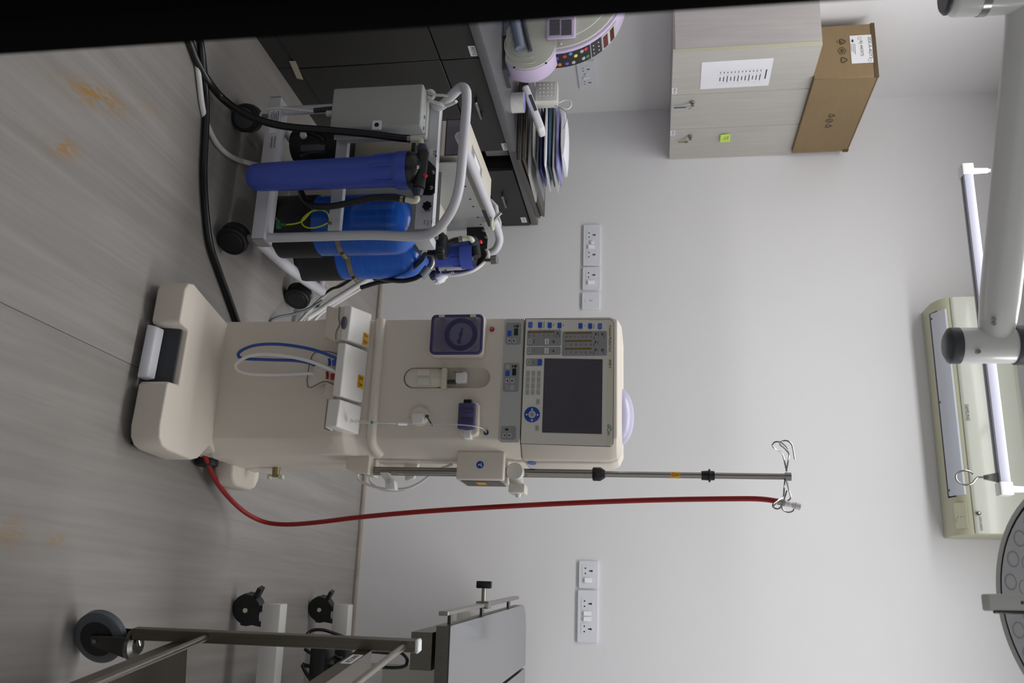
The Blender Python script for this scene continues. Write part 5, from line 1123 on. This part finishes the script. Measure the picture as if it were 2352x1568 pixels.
# ================================================================== cardboard box on the wall cabinet
BX0, BX1, BY0, BY1, BZ0, BZ1 = -2.476, -2.215, 3.50, 4.15, UZ1+0.0015, 2.343
cbx = thing('cardboard_box', 'long brown cardboard carton on top of the wall cabinet', 'box', ((BX0+BX1)/2, (BY0+BY1)/2, BZ0))
MB().box(BX0, BX1, BY0, BY1, BZ0, BZ1).bevel(0.002, 1).build('carton', 'cardboard', cbx)
MB().box(BX0-0.002, BX1+0.0025, BY0-0.0025, BY0+0.006, BZ1-0.012, BZ1+0.0045).build('flap_edge', 'cardboard_edge', cbx)
MB().box(BX0, BX1+0.001, BY0, BY1, BZ1+0.0002, BZ1+0.004).build('top_flap', 'cardboard', cbx)
MB().box(BX1-0.03, BX1+0.003, BY1-0.02, BY1+0.003, BZ1-0.02, BZ1+0.006).build('flap_edge', 'cardboard_edge', cbx)
lp = [oy(x, y, BY0-0.0008) for x, y in ((1951, 82), (2006, 79), (2012, 143), (1957, 147))]
lw = plate((lp[0]+lp[1]+lp[2]+lp[3])/4, X1, Z1, lp[2].x-lp[1].x, lp[1].z-lp[0].z, 0.0006).build('shipping_label', 'label_white', cbx)
def bt(s, px, py0, py1, size): a, b = oy(px, py0, BY0-0.0016), oy(px, py1, BY0-0.0016); text('lettering', s, a, X1, Z1, size, 'ink', lw, width=b.x-a.x)
bt('3SX-A-4GY3', 1996, 84, 133, 0.020); bt('RJ 445975', 1977, 93, 128, 0.018)
for px, py in ((1998, 138), (1974, 88)):
    c = oy(px, py, BY0-0.0016); MB().tube([c+Vector((a, 0, b)) for a, b in ((-0.006, -0.006), (0.006, -0.006), (0.006, 0.006), (-0.006, 0.006))], 0.0007, 4, 1, True).build('label_mark', 'ink', lw)
c = oy(1958, 94, BY0-0.0016); MB().box(c.x-0.007, c.x+0.006, BY0-0.0018, BY0-0.0014, c.z-0.004, c.z+0.004).build('label_mark', 'ink', lw)
for k in range(3): c = oy(1964-4*k, 113, BY0-0.0016); MB().box(c.x-0.028, c.x+0.025-0.008*k, BY0-0.0018, BY0-0.0014, c.z-0.0008, c.z+0.0008).build('label_print', 'ink', lw)
def recycle(c, xd, nd, s, kind):
    c = Vector(c); xd = Vector(xd); nd = Vector(nd)
    if kind == 'tri':
        P = [c+xd*s*math.sin(a)+Z1*s*math.cos(a)+nd*0.0006 for a in (0, 2.094, 4.189)]
        for i in range(3): MB().tube([P[i]*0.86+P[(i+1) % 3]*0.14, P[i]*0.14+P[(i+1) % 3]*0.86], s*0.09, 5, 1).build('recycling_mark', 'ink', cbx)
    else:
        MB().tube([c+xd*s*0.9*math.cos(a)+Z1*s*0.9*math.sin(a)*(1 if k % 2 else 0.8)+nd*0.0006 for k, a in enumerate([2*math.pi*i/12 for i in range(12)])], s*0.05, 5, 1, True).build('recycling_mark', 'ink', cbx)
        MB().tube([c+xd*s*0.5*math.cos(a)+Z1*s*0.4*math.sin(a)+nd*0.0006 for a in [2*math.pi*i/6 for i in range(6)]], s*0.05, 5, 1, True).build('recycling_mark', 'ink', cbx)
for px, py, kd in ((1934, 96, 'tri'), (1934, 117, 'r'), (1938, 138, 'tri')): recycle(oy(px, py, BY0-0.0003), X1, -Y1, 0.019, kd)
text('lettering', '20', oy(1932, 96, BY0-0.0012), X1, Z1, 0.012, 'ink', cbx, 'CENTER'); text('lettering', 'PAP', oy(1923, 96, BY0-0.0012), X1, Z1, 0.007, 'ink', cbx, 'CENTER')
text('lettering', 'RESY', oy(1934, 117, BY0-0.0012), X1, Z1, 0.008, 'ink', cbx, 'CENTER')
for px, py, kd in ((1910, 265, 'tri'), (1905, 277, 'r'), (1902, 289, 'tri')): recycle(ox(px, py, BX1+0.0003), Y1, X1, 0.019, kd)
# ================================================================== infusion rail hung from the ceiling
RY = 3.2
ra, rb_ = oy(2224, 391, RY), oy(2296, 1122, RY)
rz = (ra.z+rb_.z)/2+0.006
rl = thing('infusion_rail', 'white ceiling-hung rail with a ring hook in front of the air conditioner', 'rail', ((ra.x+rb_.x)/2, RY, rz-0.02))
b = MB().box(ra.x+0.02, rb_.x-0.02, RY-0.014, RY+0.03, rz-0.016, rz+0.016)
b.bevel(0.002).build('rail_bar', 'rail_lilac', rl)
MB().box(ra.x+0.02, rb_.x-0.02, RY+0.002, RY+0.018, rz-0.0172, rz-0.0155).build('rail_slot', 'lab_dark', rl)
for xx in (ra.x, rb_.x):
    e = MB().box(xx-0.022, xx+0.022, RY-0.018, RY+0.034, rz-0.020, rz+0.020).bevel(0.003).build('end_bracket', 'lamp_white', rl)
    MB().cyl((xx, RY+0.008, rz+0.02), (xx, RY+0.008, rz+0.075), 0.012, 0.010, n=14).build('sleeve', 'lamp_white', e)
    MB().cyl((xx, RY+0.008, rz+0.07), (xx, RY+0.008, CEIL-0.004), 0.007, n=12).build('drop_rod', 'rail_lilac', e)
hx = oy(2270, 1096, RY+0.008)
cr = MB().prism([Vector((hx.x+a, RY+0.004, rz-0.016+bb)) for a, bb in ((-0.016, 0), (0.016, 0), (0.007, -0.045), (-0.007, -0.045))], (0, 0.008, 0)).bevel(0.001, 1).build('rail_runner', 'steel', rl)
MB().cyl((hx.x, RY, rz-0.052), (hx.x, RY+0.016, rz-0.052), 0.006, n=12).build('runner_rivet', 'steel_dark', cr)
rc_ = Vector((hx.x+0.002, RY+0.008, rz-0.118))
MB().tube([Vector((hx.x, RY+0.008, rz-0.050)), Vector((hx.x, RY+0.008, rz-0.078))]+[rc_+Vector((0.024*math.sin(a), 0, 0.030*math.cos(a))) for a in [math.radians(d) for d in range(20, 350, 22)]], 0.0032, 8, 4).build('ring_hook', 'chrome', rl)

# ================================================================== surgical lamp: ceiling post, arm, joint, head
sl = thing('surgical_lamp', 'white surgical lamp with jointed arm and round lens head at the top right', 'surgical lamp', (-1.40, 1.86, CEIL))
JR = Vector((-0.672, 2.30, 0)); JL = Vector((-1.372, 1.84, 0)); az = 2.231
dv = (JL-JR).normalized(); pv = Vector((-dv.y, dv.x, 0))
A_, B_ = JR+dv*0.02+Z1*az, JL-dv*0.02+Z1*az
def ovsec(c, rz_, rw): return [c+pv*rw*math.cos(t)*(1.0)+Z1*rz_*math.sin(t) for t in [2*math.pi*k/20 for k in range(20)]]
MB().loft([ovsec(A_+(B_-A_)*k, rzz, rw) for k, rzz, rw in ((0, 0.036, 0.034), (0.05, 0.043, 0.042), (0.12, 0.046, 0.045), (0.9, 0.048, 0.047), (1.0, 0.050, 0.048))]).build('spring_arm', 'lamp_white', sl)
j1 = MB().lathe((JR.x, JR.y, 2.145), Z1, [(0.044, 0), (0.0455, 0.006), (0.0455, 0.125), (0.044, 0.131)], 32).build('elbow_joint', 'lamp_white', sl)
MB().lathe((JR.x, JR.y, 2.113), Z1, [(0.030, 0), (0.044, 0.008), (0.046, 0.012), (0.046, 0.033)], 32).build('joint_cap', 'lamp_dark', j1)
MB().lathe((JR.x, JR.y, 2.274), Z1, [(0.049, 0), (0.050, 0.004), (0.050, 0.028), (0.044, 0.032)], 32).build('joint_cap', 'lamp_dark', j1)
q = oy(2247, 807, JR.y-0.046); MB().lathe(q, -Y1, [(0.006, -0.006), (0.006, 0.002), (0.003, 0.002), (0.003, 0.0)], 14).build('set_screw', 'steel', j1)
for px in (733, 743):
    d_ = ray(2283, px); nn = Vector((pv.x, pv.y, 0)); nn = nn if nn.y < 0 else -nn
    pl0 = A_+nn*0.045; t_ = (pl0-EYEP).dot(nn)/d_.dot(nn); q = EYEP+d_*t_
    MB().lathe(q-nn*0.004, nn, [(0.005, 0), (0.005, 0.006), (0.002, 0.006)], 12).build('arm_screw', 'steel', sl)
j2 = MB().lathe((JL.x, JL.y, 2.135), Z1, [(0.056, 0), (0.056, 0.20), (0.050, 0.206)], 32).build('post_joint', 'lamp_white', sl)
MB().lathe((JL.x, JL.y, 2.118), Z1, [(0.0575, 0), (0.0575, 0.017)], 32).build('joint_band', 'chrome', j2)
MB().lathe((JL.x, JL.y, 2.052), Z1, [(0.040, 0), (0.054, 0.012), (0.056, 0.02), (0.056, 0.066)], 32).build('post_end', 'lamp_white', j2)
MB().lathe((JL.x, JL.y, 2.043), Z1, [(0.044, 0), (0.050, 0.006), (0.050, 0.010)], 32).build('joint_cap', 'lamp_dark', j2)
MB().lathe((JL.x-0.004, JL.y-0.006, 2.0405), Z1, [(0.006, 0), (0.006, 0.003)], 12).build('set_screw', 'steel', j2)
MB().cyl((JL.x, JL.y, 2.33), (JL.x, JL.y, CEIL-0.06), 0.040, n=24).build('ceiling_post', 'lamp_white', sl)
MB().cyl((JL.x, JL.y, CEIL-0.06), (JL.x, JL.y, CEIL-0.002), 0.13, n=32).build('ceiling_canopy', 'lamp_white', sl)
hc = oy(2520, 1385, 1.80); nrm = Vector((0.03, -math.sin(math.radians(21.5)), -math.cos(math.radians(21.5)))).normalized()
rL = 300*((hc-EYEP).dot(FW))/FPX
MB().cyl((JR.x, JR.y, 2.30), (JR.x, JR.y, 2.52), 0.036, n=24).build('riser', 'lamp_white', sl)
top_ = hc-nrm*0.24
MB().tube([(JR.x, JR.y, 2.50), (-0.40, 2.10, 2.50), (top_.x, top_.y, 2.46), top_, hc-nrm*0.06], 0.034, 16, 5).build('head_arm', 'lamp_white', sl)
hdo = MB().lathe(hc+nrm*0.006, -nrm, [(rL*0.95, 0), (rL*0.985, -0.006), (rL, 0.0), (rL, 0.030), (rL*0.93, 0.06), (rL*0.5, 0.10), (0.05, 0.115)], 64).build('lamp_head', 'lamp_rim', sl)
MB().lathe(hc+nrm*0.004, nrm, [(rL*0.958, 0), (rL*0.958, 0.003), (rL*0.93, 0.004)], 64).build('seal_ring', 'hole_black', hdo)
MB().lathe(hc+nrm*0.004, nrm, [(rL*0.925, 0), (rL*0.925, 0.006), (0, 0.009)], 64).build('front_glass', 'lamp_glass', hdo)
a_ = nrm.orthogonal().normalized(); b_ = nrm.cross(a_)
for ring, cnt in ((0.82, 26), (0.66, 20), (0.50, 15), (0.34, 10)):
    for k in range(cnt):
        t_ = 2*math.pi*(k+0.5*(cnt % 2))/cnt; c = hc+nrm*0.0095+(a_*math.cos(t_)+b_*math.sin(t_))*rL*ring
        MB().lathe(c, nrm, [(0.0155, 0), (0.0165, 0.0012), (0.0135, 0.0014), (0.0125, 0.0004), (0, 0.0006)], 16).build('lens', 'lamp_lens', hdo)
MB().lathe(hc+nrm*0.009, nrm, [(0.065, 0), (0.060, 0.012), (0.035, 0.022), (0, 0.024)], 32).build('centre_boss', 'lamp_rim', hdo)
Lh = 0.26
for _ in range(20):
    tip = hc+nrm*Lh; q = tip-EYEP; xpx = 1176+q.dot(UP)/q.dot(FW)*FPX
    Lh += (xpx-2263)*0.0004
MB().obox(hc+nrm*(Lh/2+0.01), nrm*(Lh/2-0.01), X1*0.0145, nrm.cross(X1).normalized()*0.011).bevel(0.004, 2).build('handle', 'lamp_rim', hdo)
q = hc+nrm*(Lh*0.72)
MB().lathe(q+nrm.cross(X1).normalized()*-0.0112 if (nrm.cross(X1)).y > 0 else q+nrm.cross(X1).normalized()*0.0112, -Y1, [(0.003, 0), (0.003, 0.001)], 10).build('set_screw', 'lab_dark', hdo)
MB().tube([hc+nrm*(Lh*0.95)+X1*0.0155-Y1*0.010, hc+nrm*(Lh*0.6)+X1*0.0165-Y1*0.010, hc+nrm*(Lh*0.36)+X1*0.022-Y1*0.012, hc+nrm*(Lh*0.30)+X1*0.050-Y1*0.012], 0.003, 6, 1).build('hex_key', 'steel_dark', hdo)

# ================================================================== steel trolley at the lower right
TY = 2.09
pb_, ptop = oy(262, 1456, TY), oy(957, 1478, TY)
tX = (pb_.x+ptop.x)/2
st = thing('steel_trolley', 'stainless trolley with grey castor at the lower right edge', 'trolley', (tX+0.2, TY-0.25, 0))
d2 = oz(150, 1568, 0.25)-oz(420, 1462, 0.25); d2.z = 0; d2.normalize(); n2 = Vector((-d2.y, d2.x, 0)); n2 = n2 if n2.x > 0 else -n2   # d2 towards the camera, n2 to the right
pc = Vector((tX, TY, 0))
def tpt(a, b_, z): return pc+d2*a+n2*b_+Z1*z
TL, TW = 0.62, 0.46
for (a, b_) in ((0, 0), (TL, 0), (0, TW), (TL, TW)):
    z1 = ptop.z
    p_ = MB().obox(tpt(a, b_, (0.155+z1)/2), d2*0.0135, n2*0.0135, Z1*(z1-0.155)/2).bevel(0.002, 1).build('post', 'steel_trolley', st)
    MB().obox(tpt(a, b_, z1+0.004), d2*0.0145, n2*0.0145, Z1*0.005).bevel(0.003, 1).build('post_cap', 'rocker_white', p_)
for zr in (0.345, ptop.z-0.026):
    for b_ in (0, TW): MB().cyl(tpt(0, b_, zr), tpt(TL, b_, zr), 0.0075, n=14).build('guard_rod', 'steel', st)
for zs in (0.265, ptop.z-0.135):
    sh = MB().obox(tpt(TL/2, TW/2, zs+0.032), d2*(TL/2-0.014), n2*(TW/2-0.014), Z1*0.0015).build('shelf', 'steel_trolley', st)
    for b_ in (0.0135, TW-0.0135): MB().obox(tpt(TL/2, b_, zs+0.016), d2*(TL/2-0.014), n2*0.0015, Z1*0.0175).build('shelf_flange', 'steel_trolley', sh)
    for a in (0.0135, TL-0.0135): MB().obox(tpt(a, TW/2, zs+0.016), d2*0.0015, n2*(TW/2-0.014), Z1*0.0175).build('shelf_flange', 'steel_trolley', sh)
zs = ptop.z-0.135+0.018
lb = MB().obox(tpt(0.105, 0.0115, zs), d2*0.042, n2*0.0004, Z1*0.012).build('number_label', 'label_white', st)
text('lettering', '000258', tpt(0.07, 0.0108, zs), d2, Z1, 0.018, 'ink', lb, width=0.066)
for (a, b_) in ((0, 0), (TL, 0), (0, TW), (TL, TW)):
    wc = tpt(a-0.006, b_+0.012, 0.064) if (a, b_) == (0, 0) else tpt(a, b_, 0.064)
    axw = (d2*0.55+n2*0.9).normalized() if False else (Vector((0.42, -0.9, 0))).normalized()
    fd = Vector((-axw.y, axw.x, 0))
    w = MB().lathe(wc-axw*0.015, axw, [(0.040, 0), (0.058, 0.001), (0.064, 0.006), (0.064, 0.024), (0.058, 0.029), (0.040, 0.030)], 36).build('castor', 'wheel_blue_grey', st)
    MB().lathe(wc-axw*0.0165, axw, [(0.0, 0), (0.043, 0.0), (0.043, 0.033), (0.0, 0.033)], 30).build('wheel_disc', 'rubber_black', w)
    hp_ = wc+Z1*0.078+fd*0.018
    for s in (-1, 1):
        MB().hexa([wc+axw*s*0.020-fd*0.013-Z1*0.012, wc+axw*s*0.020+fd*0.013-Z1*0.012, wc+axw*s*0.023+fd*0.013-Z1*0.012, wc+axw*s*0.023-fd*0.013-Z1*0.012,
                   hp_+axw*s*0.020-fd*0.030, hp_+axw*s*0.020+fd*0.026, hp_+axw*s*0.023+fd*0.026, hp_+axw*s*0.023-fd*0.030]).bevel(0.0015, 1).build('fork_plate', 'steel_dark', w)
    MB().lathe(hp_-Z1*0.002, Z1, [(0.034, 0), (0.036, 0.004), (0.034, 0.012), (0.022, 0.018), (0.020, 0.024)], 28).build('fork_crown', 'steel_dark', w)
    MB().cyl(wc-axw*0.027, wc+axw*0.027, 0.006, n=10).build('axle', 'steel', w)
    MB().lathe(wc-axw*0.031, axw, [(0.009, 0), (0.009, 0.006)], 6).build('axle_nut', 'steel', w)
    MB().obox(hp_+fd*0.045-Z1*0.02, fd*0.016, axw*0.014, Z1*0.003).rot(hp_, axw, 0.5).build('brake_pedal', 'steel_dark', w)
    MB().cyl(hp_+Z1*0.018, tpt(a, b_, 0.158), 0.009, n=12).build('stem', 'steel', w)

# ================================================================== operating table
OZ = 0.83
nl, fl2 = oz(1035, 1438, OZ), oz(1203, 1389, OZ)
fd2 = (fl2-nl); OL = fd2.length; fd2.normalize(); sd2 = Vector((fd2.y, -fd2.x, 0))    # fd2 into the room, sd2 to the right
ot = thing('operating_table', 'white-topped operating table on a white wheeled base at the lower right', 'operating table', nl+sd2*0.25+fd2*0.7-Z1*OZ)
def op(a, b_, z): return nl+fd2*a+sd2*b_+Z1*(z-OZ)
OW = 0.52
for b0, b1, corner in ((0.0, 0.255, True), (0.267, OW, False)):
    P = [op(0, b0, OZ-0.004), op(OL if corner else 1.55, b0, OZ-0.004)] + ([op(1.52, 0.035, OZ-0.004), op(1.548, 0.10, OZ-0.004)] if corner else []) + [op(1.555, b1, OZ-0.004), op(0, b1, OZ-0.004)]
    t_ = MB().prism(P, (0, 0, 0.004)).build('table_top', 'table_white', ot)
    MB().prism([p-Z1*0.036 for p in P], (0, 0, 0.0355)).build('section_frame', 'steel_brushed', t_)
MB().obox(op(0.24, 0.07, OZ-0.085), fd2*0.22, sd2*0.05, Z1*0.03).build('under_rail', 'steel_brushed', ot)
MB().obox(op(0.30, 0.35, OZ-0.085), fd2*0.28, sd2*0.12, Z1*0.03).build('under_rail', 'steel_brushed', ot)
sr = MB().obox(op(OL*0.47, -0.033, OZ-0.022), fd2*OL*0.47, sd2*0.006, Z1*0.0135).bevel(0.0015, 1).build('side_rail', 'steel', ot)
for k in (0.06, 0.40, 0.80): MB().cyl(op(OL*k, -0.033, OZ-0.022), op(OL*k, 0.004, OZ-0.022), 0.007, n=10).build('rail_spacer', 'steel_dark', sr)
kp = op(OL*0.42, -0.033, OZ-0.022)
cl_ = MB().obox(kp, fd2*0.025, sd2*0.012, Z1*0.022).bevel(0.003).build('rail_clamp', 'steel', ot)
MB().cyl(kp-sd2*0.01, kp-sd2*0.058, 0.008, n=12).build('clamp_screw', 'steel', cl_)
MB().obox(kp-sd2*0.066, fd2*0.012, sd2*0.012, Z1*0.026).bevel(0.003).build('clamp_knob', 'plastic_black', cl_)
# base: two cross beams on castors, column, drives
def black_castor(c, d, parent):
    ax = Vector((-d.y, d.x, 0)); w = MB().lathe(c-ax*0.016+Z1*0.05, ax, [(0.040, 0), (0.050, 0.004), (0.050, 0.028), (0.040, 0.032)], 28).build('castor', 'rubber_black', parent)
    MB().loft([[c+Z1*0.05+d*0.052*math.cos(t)+Z1*0.052*math.sin(t)-ax*s for t in [math.radians(a) for a in range(-20, 200, 20)]]+[c+Z1*0.03-ax*s] for s in (-0.020, 0.020)]).build('castor_hood', 'plastic_black', w)
    MB().cyl(c+Z1*0.05-ax*0.024, c+Z1*0.05+ax*0.024, 0.008, n=10).build('axle', 'elbow_ivory', w)
    MB().hexa([c-d*0.01+Z1*0.075-ax*0.022, c+d*0.045+Z1*0.06-ax*0.022, c+d*0.045+Z1*0.06+ax*0.022, c-d*0.01+Z1*0.075+ax*0.022, c-d*0.005+Z1*0.115-ax*0.018, c+d*0.055+Z1*0.112-ax*0.018, c+d*0.055+Z1*0.112+ax*0.018, c-d*0.005+Z1*0.115+ax*0.018]).build('swivel_housing', 'plastic_black', w)
    MB().obox(c-d*0.052+Z1*0.085, d*0.022, ax*0.016, Z1*0.007).rot(c-d*0.05+Z1*0.085, ax, 0.5).build('brake_pedal', 'plastic_black', w)
    return w
for (pxc, yb, fx) in (((560, 1402), 2.93, None), ((738, 1402), 3.66, None)):
    c0 = oz(pxc[0]-38, pxc[1]-6, 0.0)
    c0.y += 0.05
    for off in (0.0, 0.62):
        black_castor(c0+sd2*off, Vector((0.97, 0.25, 0)), ot)
    b0 = c0+sd2*0.020+Z1*0
    MB().obox(c0+sd2*0.335+Z1*0.143, sd2*0.355, fd2*0.030, Z1*0.032).bevel(0.004).build('base_beam', 'frame_white', ot)
    MB().cyl(c0+sd2*0.02+Z1*0.10, c0+sd2*0.02+Z1*0.13, 0.022, n=16).build('castor_socket', 'frame_white', ot)
cA, cB = oz(522, 1396, 0), oz(700, 1396, 0)
MB().obox((cA+cB)/2+sd2*0.36+fd2*0.05+Z1*0.16, fd2*0.33, sd2*0.035, Z1*0.034).bevel(0.004).build('base_spine', 'frame_white', ot)
ac1 = oz(660, 1500, 0.16)
MB().obox((cA+cB)/2+sd2*0.17-fd2*0.10+Z1*0.25, fd2*0.05, sd2*0.055, Z1*0.028).bevel(0.006).build('drive_unit', 'plastic_black', ot)
MB().obox((cA+cB)/2+sd2*0.18+fd2*0.10+Z1*0.25, fd2*0.04, sd2*0.05, Z1*0.028).bevel(0.006).build('drive_unit', 'caster_dark', ot)
MB().obox((cA+cB)/2+sd2*0.36+fd2*0.06+Z1*0.27, fd2*0.28, sd2*0.13, Z1*0.07).bevel(0.006).build('column_housing', 'frame_white', ot)
MB().obox((cA+cB)/2+sd2*0.40+fd2*0.25+Z1*0.48, fd2*0.10, sd2*0.10, Z1*0.16).bevel(0.006).build('lift_column', 'frame_white', ot)
MB().obox((cA+cB)/2+sd2*0.26+fd2*0.55+Z1*0.62, fd2*0.05, sd2*0.25, Z1*0.03).bevel(0.006).build('cross_member', 'frame_white', ot)
MB().cyl((cA+cB)/2+sd2*0.22+fd2*0.5+Z1*0.60, (cA+cB)/2+sd2*0.22+fd2*0.5+Z1*0.70, 0.014, n=12).build('pivot_pin', 'steel', ot)
MB().obox((cA+cB)/2+sd2*0.45+fd2*0.55+Z1*0.42, fd2*0.02, sd2*0.22, Z1*0.22).build('back_sheet', 'lab_grey', ot)
def ocable(label, pts, r=0.006): cord('drive_cable', label, 'cable', [oy(*p) for p in pts], r, 'hose_black', 'black cables under the operating table')
ocable('black cable arching over the far base beam of the operating table', [(700, 1462, 3.25), (715, 1448, 3.27), (740, 1446, 3.28), (765, 1453, 3.3), (790, 1462, 3.32)])
ocable('black cable curling below the trolley shelf beside the drive unit', [(700, 1490, 3.2), (715, 1500, 3.2), (740, 1508, 3.22), (765, 1512, 3.25), (785, 1510, 3.28)])
ocable('black cable looping from the drive unit up behind the trolley post', [(725, 1492, 3.2), (740, 1499, 3.2), (760, 1502, 3.2), (780, 1513, 3.2), (800, 1515, 3.2), (825, 1495, 3.2), (850, 1496, 3.25), (900, 1500, 3.3)])
ocable('black cable running straight along under the operating table', [(695, 1525, 3.15), (710, 1529, 3.15), (750, 1530, 3.15), (785, 1530, 3.15)], 0.007)
ocable('black cable hanging from the drive unit to the floor side', [(694, 1526, 3.1), (700, 1540, 3.1), (710, 1555, 3.1), (725, 1572, 3.1)])
ocable('black cable loop behind the trolley guard rod', [(880, 1499, 3.3), (915, 1497, 3.3), (932, 1508, 3.3), (935, 1520, 3.3), (928, 1530, 3.3), (905, 1533, 3.3), (870, 1531, 3.3)])
ocable('black cable leading from the trolley post up to the table rail', [(950, 1469, 2.95), (980, 1464, 2.95), (1005, 1461, 2.95), (1025, 1458, 2.95)])
